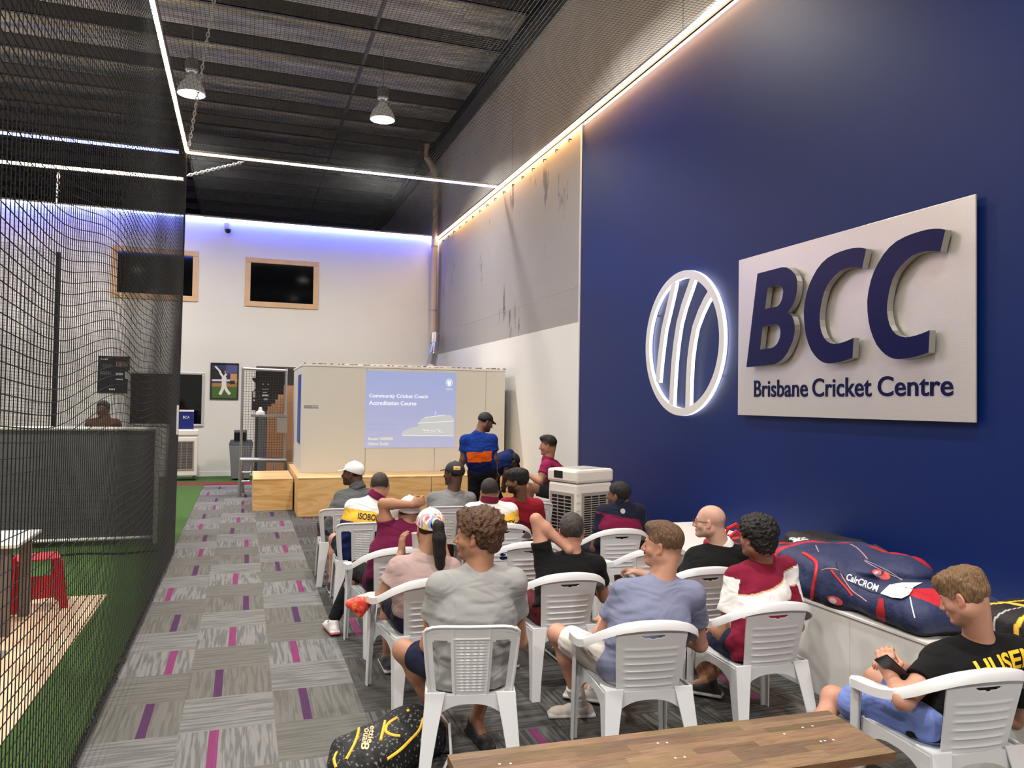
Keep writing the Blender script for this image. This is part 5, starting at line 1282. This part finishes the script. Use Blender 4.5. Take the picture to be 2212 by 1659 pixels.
b = MB(); ax = nrm((.66, -.24, -.62)); _n = np.array((.45, .5, .55)); az = nrm(_n - ax * (ax @ _n)); ay = np.cross(az, ax); b.obox((.0, 0, 0), ax * .076, ay * .036, az * .0045); b.build('case', mat('phone_black', srgb(20, 22, 28), .25), t, bevel=.003)
b = MB(); b.obox(ax * -.055 + ay * .018 + az * .0052, ax * .014, ay * .012, az * .001); b.build('camera_bump', M_black, t)
# 6 black t-shirt, arm behind head
P6 = person('man in plain black t-shirt with grey-flecked short hair and one arm behind his head', (2.04, 4.89), 4, W_(1234, 1146, 4.98), -16, 4, sh=(W_(1178, 1222, 4.96), W_(1286, 1222, 4.93)),
    arms=((W_(1158, 1122, 5.0), W_(1226, 1186, 4.91)), (W_(1306, 1290, 5.05), (2.42, 5.22, .64))), knees=((1.86, 5.32, .52), (2.3, 5.34, .52)), ankles=((1.86, 5.3, .10), (2.25, 5.3, .10)), toes=((0, 1), (0, 1)),
    top=BLK, bcol=(.10, .015, .02), skin='fair', hst='short', hcol=(.055, .048, .042), girth=1.0, collar=(.003, BLK), hands={0: dict(d=(.75, .85, -.1), n=(0, 1, .2), curl=.5)})
# 7 bald, glasses
P7 = person('bald man with glasses in black polo with white trimmed collar, looking left', (3.05, 4.80), -6, W_(1533, 1127, 4.86), 44, 0, sh=(W_(1503, 1206, 4.88), W_(1602, 1200, 4.78)),
    arms=((W_(1466, 1262, 5.06), W_(1378, 1236, 5.32)), (W_(1618, 1270, 4.9), (3.30, 5.12, .60))), knees=((2.9, 5.2, .52), (3.3, 5.2, .52)), ankles=((2.9, 5.2, .10), (3.3, 5.2, .10)), toes=((0, 1), (0, 1)),
    topf=band([(-9, BLK)], sleeves=None), skin='pale', hst='bald', fade=.10, hcol=(.12, .08, .06), girth=1.08, collar=(.026, WHT), sleeve=.68, hs=1.02)
S_ = Sdf(); P = lambda x, y, z: P7['Hc'] + P7['R'] @ np.array((x, y, z))
for x in (-1, 1):
    for k in range(12):
        a, c = 2 * PI * k / 12, 2 * PI * (k + 1) / 12; S_.cone(P(x * .032 + .021 * math.cos(a), .108, .002 + .017 * math.sin(a)), P(x * .032 + .021 * math.cos(c), .108, .002 + .017 * math.sin(c)), .0022, .0022, .001)
    S_.cone(P(x * .053, .107, .006), P(x * .084, .0, .006), .0022, .0022, .001); S_.cone(P(x * .084, .0, .006), P(x * .083, -.03, -.008), .0022, .0022, .001)
S_.cone(P(-.011, .109, .004), P(.011, .109, .004), .0022, .0022, .001)
organic('glasses', S_, .0022, mat('dark_frame', srgb(40, 26, 22), .3), P7['root'])
# 8 polo
P8 = person('man in black polo with maroon back panel, looking left beside the air cooler', (3.22, 6.42), -6, W_(1336, 1070, 6.38), 36, 0, sh=(W_(1303, 1110, 6.40), W_(1378, 1106, 6.30)),
    arms=((W_(1284, 1186, 6.42), W_(1300, 1196, 6.72)), (W_(1392, 1180, 6.4), (3.42, 6.72, .6))), knees=((3.05, 6.85, .52), (3.5, 6.85, .52)), ankles=((3.05, 6.85, .10), (3.5, 6.8, .10)), toes=((0, 1), (0, 1)),
    topf=band([(-9, (.012, .014, .03)), (.022, (.17, .012, .045)), (.165, (.012, .013, .022))], sleeves=(.012, .014, .03)), skin='brown', hst='short', hcol=(.008, .007, .007), beard=.5, girth=1.02, collar=(.03, (.012, .013, .02)), near=False, bcol=(.012, .013, .02))
v, f = blob2(.045, .045); V_, Q_ = P8['shirt']; wrap('badge', v, f, BVHTree.FromPolygons(V_.tolist(), Q_.tolist()), P8['mid'] - P8['spine'] * -.03, P8['lat'], P8['spine'], mat('badge_grey', (.35, .35, .36), .6), P8['root'])
# 9 plain maroon, white cap
P9 = person('man in plain maroon t-shirt and white cap resting a forearm behind his head', (1.10, 6.04), 8, W_(884, 1108, 6.02), 0, -8, sh=(W_(836, 1150, 6.0), W_(908, 1160, 5.95)),
    arms=((W_(828, 1088, 5.98), W_(888, 1090, 5.86)), (W_(925, 1235, 6.1), (1.42, 6.4, .62))), knees=((.92, 6.50, .50), (1.35, 6.5, .52)), ankles=((.72, 6.42, .11), (1.3, 6.6, .10)), toes=((-.15, 1), (0, 1)),
    top=(.135, .012, .05), bottom='trousers', bcol=(.010, .010, .012), skin='tan', hst='buzz', hcol=(.03, .02, .015), girth=1.1, sleeve=.45, hs=1.02, near=True, shoe=(.72, .70, .70), sole=(.62, .22, .20), capd=dict(colf=plain(WHT), col2=None), hands={0: dict(d=(1, -.1, .35), n=(0, 1, 0), curl=1.0)})
# 10 jersey BOARDS
def jersey(lo, hi, arch, under):
    def f(V, F):
        w = (F['mid'] - V) @ F['spine']; u = (V - F['mid']) @ F['lat']; a = w - arch * np.abs(u) ; c = np.tile(np.array(WHT), (len(V), 1))
        c[a > lo] = GLD; c[a > hi] = under; return c
    return f
P10 = person('stocky man in white, gold and navy jersey with close-cropped hair, beside the aisle', (1.06, 7.36), 0, W_(820, 1050, 7.36), -8, -10, sh=(W_(762, 1096, 7.34), W_(848, 1096, 7.30)),
    arms=((W_(742, 1172, 7.4), (.92, 7.66, .62)), (W_(858, 1170, 7.45), (1.2, 7.7, .62))), knees=((.88, 7.82, .52), (1.25, 7.82, .52)), ankles=((.86, 7.8, .10), (1.25, 7.8, .10)), toes=((0, 1), (0, 1)),
    topf=jersey(.03, .14, .12, NVY), skin='fair', hst='buzz', hcol=(.05, .038, .03), girth=1.2, collar=(.035, (.16, .012, .06)), near=False, hs=1.06, bcol=BLK, fade=.6)
back_text(P10, "ISOBOI'DS&", .03, .085, .30, .06, tx_dark, .03, tilt=-.12); back_text(P10, 'ALLEZUR', .09, -.02, .12, .022, tx_dark, .02, tilt=-.1, shear=.3)
v, f = blob2(.10, .06, p=8); V_, Q_ = P10['shirt']; wrap('badge', v, f, BVHTree.FromPolygons(V_.tolist(), Q_.tolist()), P10['mid'] - P10['spine'] * .19 - P10['lat'] * .05, P10['lat'], P10['spine'], mat('badge_orange', srgb(214, 110, 70), .6), P10['root'])
# 11 dark grey, white cap
P11 = person('man in dark grey marl hoodie and white cap, looking left', (1.00, 8.34), 4, W_(762, 1024, 8.40), 62, 0, sh=(W_(737, 1075, 8.36), W_(800, 1072, 8.32)),
    arms=((W_(725, 1130, 8.4), (.9, 8.64, .62)), (W_(806, 1130, 8.4), (1.15, 8.66, .62))), knees=((.85, 8.8, .52), (1.18, 8.8, .52)), ankles=((.84, 8.8, .10), (1.2, 8.8, .10)), toes=((0, 1), (0, 1)),
    top=(.10, .105, .11), sleeve=.98, skin='dark', hst='buzz', hcol=(.008, .007, .007), beard=.4, girth=1.15, collar=(.05, (.09, .095, .1)), near=False, hs=1.05, capd=dict(colf=plain((.78, .78, .78)), col2=None))
# 12 black cap
P12 = person('man in mid grey t-shirt and black cap with yellow patch', (2.09, 8.24), -4, W_(980, 1024, 8.28), 42, 0, sh=(W_(937, 1078, 8.26), W_(1014, 1078, 8.22)),
    arms=((W_(932, 1140, 8.3), (2.0, 8.55, .62)), (W_(1024, 1140, 8.3), (2.35, 8.55, .62))), knees=((1.9, 8.7, .52), (2.3, 8.7, .52)), ankles=((1.9, 8.7, .10), (2.3, 8.7, .10)), toes=((0, 1), (0, 1)),
    top=(.20, .205, .21), skin='dark', hst='buzz', hcol=(.008, .007, .007), beard=.3, girth=1.15, collar=(.003, (.2, .2, .2)), near=False, hs=1.08, capd=dict(colf=plain((.012, .012, .014)), col2=None))
V_, Q_ = P12['cap'][1:]; bv = BVHTree.FromPolygons(V_.tolist(), Q_.tolist()); vd = nrm(np.array((0, 0, 1.9)) - P12['Hc']); rgt = nrm(np.cross(-vd, UPV)); upv = np.cross(rgt, -vd) * 1.0
v, f = blob2(.075, .04, p=9); wrap('patch', v, f, bv, P12['Hc'] + rgt * .035 + upv * .065, rgt, upv, mat('patch_yellow', srgb(236, 186, 110), .6), P12['root'])
v, f = text_mesh('TEMATA', .055, .014, bold=.02); wrap('lettering', v, f, bv, P12['Hc'] + rgt * .035 + upv * .062, rgt, upv, tx_black, P12['root'], lift=.005)
# 13 shaven, jersey
P13 = person('broad man in white and gold jersey with shaven head in the middle of the rows', (2.28, 6.95), 2, W_(1057, 1062, 6.92), -4, -4, sh=(W_(1018, 1104, 6.92), W_(1102, 1104, 6.86)),
    arms=((W_(1010, 1185, 7.0), (2.1, 7.25, .62)), (W_(1116, 1185, 6.98), (2.5, 7.25, .62))), knees=((2.1, 7.4, .52), (2.5, 7.4, .52)), ankles=((2.1, 7.4, .10), (2.5, 7.4, .10)), toes=((0, 1), (0, 1)),
    topf=jersey(.045, .145, -.05, NVY), skin='tan', hst='buzz', hcol=(.025, .018, .014), girth=1.2, collar=(.03, (.13, .012, .03)), near=False, hs=1.04, bcol=BLK, fade=.7)
back_text(P13, 'DNEESTY', .075, .09, .25, .045, tx_dark, .03, tilt=.05); back_text(P13, 'GONIGN', .03, -.03, .10, .022, tx_dark, .02)
# 14 crimson
P14 = person('bearded man in plain crimson t-shirt, face in left profile', (3.07, 8.29), -2, W_(1117, 1040, 7.95), 52, -3, sh=(W_(1092, 1090, 8.05), W_(1160, 1092, 7.98)),
    arms=((W_(1080, 1150, 8.15), (2.8, 8.5, .64)), (W_(1170, 1155, 8.1), (3.25, 8.5, .62))), knees=((2.85, 8.75, .52), (3.3, 8.75, .52)), ankles=((2.85, 8.7, .10), (3.3, 8.7, .10)), toes=((0, 1), (0, 1)),
    top=(.30, .018, .035), skin='brown', hst='mop', hcol=(.008, .007, .007), beard=.9, girth=1.15, collar=(.004, (.25, .015, .03)), near=False, hs=1.1, bcol=BLK)
# 15 seated against the wall
P15 = person('young man in maroon polo sitting on a white box by the wall, facing left', (3.93, 9.28), 62, W_(1184, 962, 9.22), 60, -6, sh=(W_(1180, 1008, 9.05), W_(1196, 1006, 9.38)),
    arms=((W_(1166, 1040, 9.0), W_(1142, 1026, 9.15)), (W_(1176, 1040, 9.45), W_(1146, 1028, 9.35))), knees=(W_(1138, 1052, 9.2), W_(1150, 1052, 9.55)), ankles=((3.42, 9.35, .10), (3.44, 9.75, .10)), toes=((-1, .3), (-1, .3)),
    top=(.24, .016, .07), skin='tan', hst='fade', hcol=(.012, .010, .009), fade=.8, girth=.95, collar=(.025, (.22, .015, .06)), near=False, hipz=.72, hem=.62, bcol=(.03, .03, .035), hs=1.02)
t = thing('storage_box', 'white box under the young man sitting by the wall', 'box', (3.98, 9.3, 0)); b = MB(); b.box(-.3, .3, -.3, .3, 0, .58); b.build('body', M_white, t, bevel=.006); b = MB(); b.box(-.31, .31, -.31, .31, .582, .61); b.build('lid', M_white, t, bevel=.006)
# 16 standing presenter
P16 = person('standing man in royal blue shirt with orange band and black cap, looking down', (2.98, 9.72), -20, W_(1049, 912, 9.72), -82, -22, sh=(W_(1005, 952, 9.74), W_(1063, 950, 9.66)),
    arms=((W_(1000, 992, 9.74), W_(995, 1012, 9.8)), (W_(1069, 990, 9.62), W_(1070, 1018, 9.74))), knees=((2.88, 9.78, .52), (3.06, 9.70, .52)), ankles=((2.86, 9.76, .10), (3.07, 9.68, .10)), toes=((0, 1), (.3, 1)),
    topf=band([(-9, (.008, .035, .22)), (.135, (.85, .13, .01)), (.265, (.006, .012, .07))], sleeves=(.008, .035, .22), tilt=-.05), skin='brown', hst='buzz', hcol=(.008, .007, .007), beard=.3, bottom='trousers', bcol=BLK, girth=1.0, standing=True, hipz=.98, hem=.93, near=False, sleeve=.6,
    collar=(.004, (.008, .03, .18)), hs=.98, capd=dict(colf=plain((.012, .012, .014)), col2=None))
# 17 bending
P17 = person('man in navy shirt and black cap bending down behind the standing man', (3.28, 10.35), -75, W_(1106, 998, 10.35), -80, -52, sh=(W_(1092, 992, 10.2), W_(1094, 985, 10.55)),
    arms=((W_(1094, 1022, 10.15), W_(1088, 1046, 10.2)), (W_(1100, 1020, 10.5), W_(1092, 1044, 10.4))), knees=((3.42, 10.3, .50), (3.42, 10.5, .50)), ankles=((3.22, 10.25, .10), (3.22, 10.5, .10)), toes=((1, -.1), (1, -.1)),
    top=(.008, .02, .10), skin='dark', hst='buzz', hcol=(.008, .007, .007), bottom='trousers', bcol=BLK, standing=True, hipz=.92, hem=.80, near=False, sleeve=.6, hs=1.0, capd=dict(colf=plain((.012, .012, .014)), col2=None))
# 18 behind the counter
P18 = person('man in brown shirt standing behind the counter beyond the nets', (-2.02, 12.62), 175, W_(222, 884, 12.6), 165, 0, sh=(W_(250, 916, 12.6), W_(196, 916, 12.6)),
    arms=((W_(258, 952, 12.75), W_(256, 985, 12.8)), (W_(188, 952, 12.75), W_(190, 985, 12.8))), knees=((-2.1, 12.62, .52), (-1.9, 12.62, .52)), ankles=((-2.12, 12.62, .11), (-1.9, 12.62, .11)), toes=((0, -1), (0, -1)),
    top=(.10, .05, .03), skin='dark', hst='short', hcol=(.008, .007, .007), bottom='trousers', bcol=BLK, standing=True, hipz=1.0, hem=.94, near=False, sleeve=.6, hs=1.0, collar=(.03, (.09, .045, .03)))
# ---------------- bags and small things ----------------
M_bag = mat('bag_cloth', (1, 1, 1), .6, attr=True, bump=(22, .5, .02), spec=.3)
def bagcloth(name): return M_bag
Rb = rotm(-4)
C0 = np.array((4.02, 4.02, .60))
bg = thing('sports_bag', 'large navy cricket bag with red zip panels lying on the white wall bench', 'bag', C0)
S = Sdf(); L = lambda x, y, z: C0 + Rb @ np.array((x, y, z))
S.rbox(L(-.02, .34, .15), np.array((.40, .42, .15)), Rb, .11, .05); S.rbox(L(-.04, -.28, .10), np.array((.34, .44, .10)), Rb, .1, .12)
S.ell(L(-.31, .30, .10), (.14, .26, .11), Rb, .04); S.ell(L(-.12, .56, .24), (.2, .14, .09), Rb, .03); S.ell(L(.10, .05, .24), (.20, .30, .07), Rb, .03); S.ell(L(-.20, .03, .25), (.13, .20, .05), Rb, .02)
S.ell(L(-.25, -.46, .13), (.10, .22, .11), Rb, .05)
nb1, nb2 = noise_sum(4, 9, 6), noise_sum(9, 22, 6); S.disp = lambda p: .014 * nb1(p) + .010 * nb2(p)
S.cut((0, 0, .603), (0, 0, -1))
def bagc(V):
    q = (V - C0) @ Rb; c = np.tile(np.array((.028, .038, .098)), (len(V), 1)); red = np.array((.48, .02, .035))
    x, y, z = q.T
    m = (np.abs(y - .60 - .05 * np.sin(z * 12)) < .028) & (x < .2); c[m] = red
    m = (y > .70) ; c[m] = (.30, .012, .03)
    m = (((x + .10) / .20) ** 2 + ((y + .56) / .17) ** 2 < 1) & (z > .10); c[m] = red
    m = (x > .22) & (np.abs(y - .15) < .28) & (z > .2); c[m] = red * .9
    m = (z < .035); c[m] = (.012, .012, .018); return c
o, V_, Q_ = organic('body', S, .0085, M_bag, bg, bagc); bvb = BVHTree.FromPolygons(V_.tolist(), Q_.tolist())
vd = nrm(np.array((0, 0, 1.9)) - C0); rg = nrm(np.cross(-vd, UPV)); upb = np.cross(rg, -vd)
def onbag(u, v, name, vv, ff, m, tilt=0, lift=.004, par=None, bv=None, Y=3.9, maxe=.02):
    r = rg * math.cos(tilt) + upb * math.sin(tilt); q = upb * math.cos(tilt) - rg * math.sin(tilt)
    return wrap(name, vv, ff, bv or bvb, at(u, v, Y), r, q, m, par or bg, lift, reach=1.6, maxe=maxe)
v, f = text_mesh('CalrCROM', .19, .045, bold=.02); onbag(1866, 1262, 'lettering', v, f, tx_white, -.30, Y=4.2)
v, f = text_mesh('WYTTON', .075, .018, bold=.02); onbag(1882, 1338, 'lettering', v, f, tx_white, -.10, Y=4.0)
v, f = text_mesh('Lamer', .05, .014, bold=.02); onbag(1736, 1238, 'lettering', v, f, tx_white, -.05, Y=4.8)
for (u, v_, w, h) in ((1904, 1246, .105, .055), (1809, 1298, .095, .05)):
    v, f = blob2(w, h, p=2); pt = onbag(u, v_, 'crest_patch', v, f, mat('patch_red', srgb(226, 88, 84), .6), -.25, Y=4.2)
    v, f = blob2(w * .5, h * .7, p=2); onbag(u - 5, v_, 'crest_figure', v, f, mat('patch_pale', srgb(214, 200, 210), .6), -.25, .006, Y=4.2)
v, f = blob2(.035, .05, p=2); onbag(1737, 1248, 'crest_patch', v, f, mat('patch_bronze', srgb(150, 110, 60), .6), 0, Y=4.8)
sw = [(-.13, -.02), (-.07, .035), (.0, .05), (.12, .05), (.06, .02), (.02, -.03), (-.02, -.05), (-.07, -.045)]
onbag(1950, 1276, 'white_flash', sw, [tuple(range(len(sw)))], mat('flash_white', srgb(236, 234, 222), .5), .12, .022, Y=3.8, maxe=.012)
rp = [(-.030, .07), (-.004, .075), (.022, -.075), (-.022, -.075), (-.040, -.01)]
onbag(1908, 1320, 'red_panel', rp, [tuple(range(len(rp)))], mat('panel_red', srgb(176, 30, 40), .6), -.05, .006, Y=3.9)
# piping lines and handles
def piping(pts, r, m, name, par, bv, Y=4.1, lift=.004):
    P_ = []; q_ = [np.array(p, float) for p in pts]; D_ = []
    for i in range(len(q_) - 1):
        p0, p1, p2, p3 = [q_[min(max(i + d, 0), len(q_) - 1)] for d in (-1, 0, 1, 2)]
        for k in range(6): t_ = k / 6; D_.append(.5 * ((2 * p1) + (-p0 + p2) * t_ + (2 * p0 - 5 * p1 + 4 * p2 - p3) * t_ * t_ + (-p0 + 3 * p1 - 3 * p2 + p3) * t_ ** 3))
    for u, v_ in D_ + [q_[-1]]:
        d = CAM.T @ np.array([(u - CX) / FL, (v_ - CY) / FL, 1.0]); h = bv.ray_cast(Vector((0, 0, EYE)), Vector(d))
        
        if h[0] is not None and (not P_ or np.linalg.norm(np.array(h[0]) - P_[-1]) < .12): P_.append(np.array(h[0]))
    if len(P_) < 3: return None
    b = MB(); b.tube([q - np.array(par.location) for q in P_], r, 6); return b.build(name, m, par)
M_pip = mat('piping_pink', srgb(196, 150, 150), .6); M_redz = mat('red_zip', srgb(206, 36, 44), .6)
piping([(1762, 1178), (1772, 1200), (1780, 1222), (1800, 1240), (1818, 1255), (1836, 1272)], .004, M_pip, 'piping', bg, bvb)
piping([(1775, 1232), (1790, 1228), (1812, 1232), (1822, 1250), (1840, 1275), (1860, 1290), (1873, 1300)], .0035, M_pip, 'piping', bg, bvb)
piping([(1868, 1212), (1885, 1222), (1905, 1232), (1925, 1242), (1950, 1252)], .003, M_pip, 'piping', bg, bvb)
piping([(1796, 1232), (1810, 1250), (1826, 1268), (1842, 1288)], .007, M_redz, 'zip', bg, bvb)
piping([(1735, 1195), (1752, 1205), (1764, 1218), (1762, 1245), (1756, 1275), (1754, 1300)], .013, M_redz, 'zip', bg, bvb)
piping([(1806, 1215), (1812, 1232), (1840, 1258), (1880, 1278), (1905, 1282)], .004, mat('seam_dark', srgb(14, 16, 34), .7), 'seam', bg, bvb)
piping([(1838, 1176), (1852, 1184), (1866, 1198), (1874, 1208)], .004, M_pip, 'piping', bg, bvb)
piping([(1868, 1210), (1900, 1224), (1930, 1240), (1948, 1254)], .003, mat('stitch_grey', srgb(150, 152, 170), .6), 'stitching', bg, bvb)
piping([(1966, 1290), (1970, 1310), (1976, 1335)], .004, tx_white, 'piping', bg, bvb)
b = MB(); hp = [at(1868, 1192, 4.7), at(1890, 1184, 4.7) + np.array((0, 0, .02)), at(1915, 1196, 4.6) + np.array((0, 0, .01)), at(1940, 1216, 4.5)]
b.tube([q - np.array(bg.location) for q in hp], .016, 6); b.build('carry_handle', mat('handle_black', srgb(26, 26, 32), .6), bg)
# soft things behind the large bag
def soft(name, label, cat, c, parts, colf, seed, disp=.01, h=.009, cutz=None, m=None, rz=0):
    c = np.array(c, float); t = thing(name, label, cat, c); S = Sdf(); R_ = rotm(rz)
    for p in parts:
        if p[0] == 'e': S.ell(c + R_ @ np.array(p[1]), np.array(p[2]), R_ @ rotm(p[3] if len(p) > 3 else 0), .04)
        elif p[0] == 'b': S.rbox(c + R_ @ np.array(p[1]), np.array(p[2]), R_ @ rotm(p[3] if len(p) > 3 else 0), min(p[2]) * .8, .03)
        elif p[0] == 'c': S.cone(c + R_ @ np.array(p[1]), c + R_ @ np.array(p[2]), p[3], p[4], .02)
    a1, a2 = noise_sum(seed, 14, 6), noise_sum(seed + 1, 34, 6); S.disp = lambda p: disp * (a1(p) + .5 * a2(p))
    if cutz is not None: S.cut((0, 0, cutz), (0, 0, -1))
    o, V, Q = organic('body', S, h, m or M_bag, t, lambda V: colf((V - c) @ R_)); return t, V, Q, o
RED = np.array((.42, .02, .04))
def kitc(q):
    c = np.tile(np.array((.016, .016, .018)), (len(q), 1)); c[np.abs(q[:, 1] - .12) < .03] = RED; c[np.abs(q[:, 1] + .2) < .03] = RED; c[(q[:, 0] < -.22) & (q[:, 2] > .12)] = RED * .8; return c
kb = soft('sports_bag', 'black and red kit bag on the bench behind the curly haired man', 'bag', (4.0, 5.35, .60), [('b', (0, 0, .10), (.30, .36, .10))], kitc, 12, cutz=.603)
# red shoulder straps standing up
t = kb[0]; b = MB()
for pts in ([(1588, 1232), (1578, 1195), (1566, 1165), (1572, 1142), (1590, 1133), (1606, 1145), (1612, 1170)], [(1602, 1235), (1592, 1205), (1580, 1180), (1577, 1160), (1590, 1148), (1604, 1160)]):
    b.tube([at(u, v_, 4.98) - np.array(t.location) for u, v_ in pts], .017, 6, flat=.5)
b.build('shoulder_strap', M_redz, t)
soft('folded_cloth', 'grey folded cloth lying on the bench between the two sports bags', 'cloth', (4.15, 4.86, .60), [('b', (0, 0, .12), (.26, .12, .12))], lambda q: np.tile(np.array((.17, .16, .15)), (len(q), 1)), 21, .006, cutz=.603)
soft('jacket', 'black jacket folded along the navy wall behind the grey cloth', 'jacket', (4.58, 5.2, .60), [('b', (0, 0, .12), (.20, .34, .12))], lambda q: np.tile(np.array((.014, .014, .015)), (len(q), 1)), 22, .008, cutz=.603)
gc = at(1735, 1172, 5.1)
gl = thing('batting_glove', 'white and black speckled batting gloves on top of the navy bag', 'gloves', gc, 0)
S = Sdf(); d1 = nrm(at(1716, 1160, 5.25) - gc); s1 = nrm(np.cross(d1, UPV))
for k, o_ in enumerate((-.036, .036)): 
    c = gc + s1 * o_; 
    for j in range(4): S.cone(c + s1 * (.014 * (j - 1.5)), c + s1 * (.017 * (j - 1.5)) + d1 * (.10 + .01 * (j % 2)) - UPV * .0, .015, .013, .006)
    S.ell(c - d1 * .04, np.array((.06, .036, .025)), np.stack([d1, s1, np.cross(d1, s1)], 1), .015)
S.cone(gc - UPV * .12, gc - UPV * .02, .05, .04, .02)
ns = noise_sum(31, 160, 5); organic('body', S, .005, M_bag, gl, lambda V: np.where((ns(V) > .22)[:, None], np.array((.02, .02, .02)), np.array((.75, .75, .75))))
# black and gold bag on the bench, right edge
def bgc(q):
    c = np.tile(np.array((.013, .013, .014)), (len(q), 1)); g = np.array((.80, .50, .05))
    for a in (-.30, -.05, .2): c[np.abs(q[:, 1] + .35 * q[:, 0] - a) < .014] = g
    c[(np.abs(q[:, 0] + .20) < .012)] = g; c[np.abs(q[:, 1] + .35 * q[:, 0] - .08) < .005] = (.5, .5, .5); return c
soft('sports_bag', 'black bag with gold stripes at the right edge beyond the boy', 'bag', (4.08, 2.78, .60), [('b', (0, 0, .13), (.36, .40, .13)), ('e', (-.1, .1, .2), (.25, .25, .09))], bgc, 41, .01, cutz=.603)
# black and gold backpack on the floor
def bpc(q):
    c = np.tile(np.array((.014, .014, .015)), (len(q), 1)); r_ = noise_sum(77, 420, 5)(q); c[r_ > .52] = (.25, .24, .22); return c
bk = soft('backpack', 'black speckled backpack with gold zips lying on the floor by the nearest side chair', 'bag', (.74, 4.03, .0), [('b', (.02, 0, .10), (.30, .17, .10)), ('e', (.16, .02, .16), (.17, .13, .09)), ('e', (-.24, 0, .08), (.10, .14, .08))], bpc, 51, .008, cutz=.003, rz=32, h=.007)
bvk = BVHTree.FromPolygons(bk[1].tolist(), bk[2].tolist()); bt = bk[0]; M_gz = mat('gold_zip', srgb(244, 190, 52), .5)
for pts in ([(776, 1568), (774, 1582), (768, 1602), (758, 1622), (748, 1640)], [(832, 1558), (828, 1575), (822, 1600)], [(858, 1550), (838, 1564), (834, 1580), (848, 1588), (864, 1590)], [(914, 1552), (905, 1578), (885, 1600), (862, 1622), (836, 1640)], [(728, 1625), (722, 1640), (726, 1658)], [(880, 1534), (884, 1537)]):
    piping(pts, .008, M_gz, 'zip', bt, bvk, Y=3.95)
def onk(s, u, v_, w, h, m): 
    vv, ff = text_mesh(s, w * .8, h * .8, bold=.02); vd = nrm(np.array((0, 0, 1.9)) - np.array((.74, 4.03, .2))); r0 = nrm(np.cross(-vd, UPV)); u0 = np.cross(r0, -vd); tl = math.radians(-98)
    wrap('lettering', vv, ff, bvk, at(u, v_, 3.95), r0 * math.cos(tl) + u0 * math.sin(tl), u0 * math.cos(tl) - r0 * math.sin(tl), m, bt, .004, reach=1.2)
onk('ettie', 802, 1586, .10, .035, mat('print_peach', srgb(232, 190, 140), .6)); onk('ouan', 789, 1590, .09, .03, mat('print_peach', (1, 1, 1))); onk('8', 790, 1610, .04, .05, mat('print_peach', (1, 1, 1)))
b = MB(); b.tube([np.array(p) - np.array(bt.location) for p in ((1.0, 4.12, .26), (1.06, 3.98, .2), (1.05, 3.9, .08), (1.0, 3.86, .02))], .008, 6); b.build('cord', tx_white, bt)
# red patterned pouch hanging from the armrest
def pc(q):
    c = np.tile(np.array((.75, .06, .05)), (len(q), 1)); n = noise_sum(61, 60, 5)(q); c[n > .25] = (.78, .22, .03); c[n < -.45] = (.25, .02, .02); c[q[:, 2] > .045] = (.7, .55, .4); return c
pcn = at(778, 1302, 5.14)
soft('plastic_bag', 'red and orange plastic bag hanging from the armrest of the woman in pink', 'bag', pcn, [('c', (-.07, 0, -.0), (.06, 0, .035), .02, .03), ('c', (-.07, 0, 0), (.0, 0, -.07), .018, .02), ('c', (.0, 0, -.07), (.065, 0, .03), .02, .03), ('e', (0, 0, -.01), (.055, .03, .045)), ('c', (.06, 0, .035), (.09, -.01, .06), .02, .01)], pc, 71, .004, .006, m=mat('shiny_plastic', (1, 1, 1), .3, attr=True, bump=(40, .6, .01)))
cp = at(900, 1168, 5.3); t = thing('paper_cup', 'white paper cup held up by the woman in pink', 'cup', cp); b = MB(); b.lathe((0, 0, -.05), [(.028, 0), (.036, .10), (.038, .104), (.034, .104), (.027, .004)], 20, False); smooth_by_angle(b.build('cup', M_white, t)); b = MB(); b.lathe((0, 0, -.045), [(.0, 0), (.0275, 0.001)], 16, False); b.build('base', M_white, t)
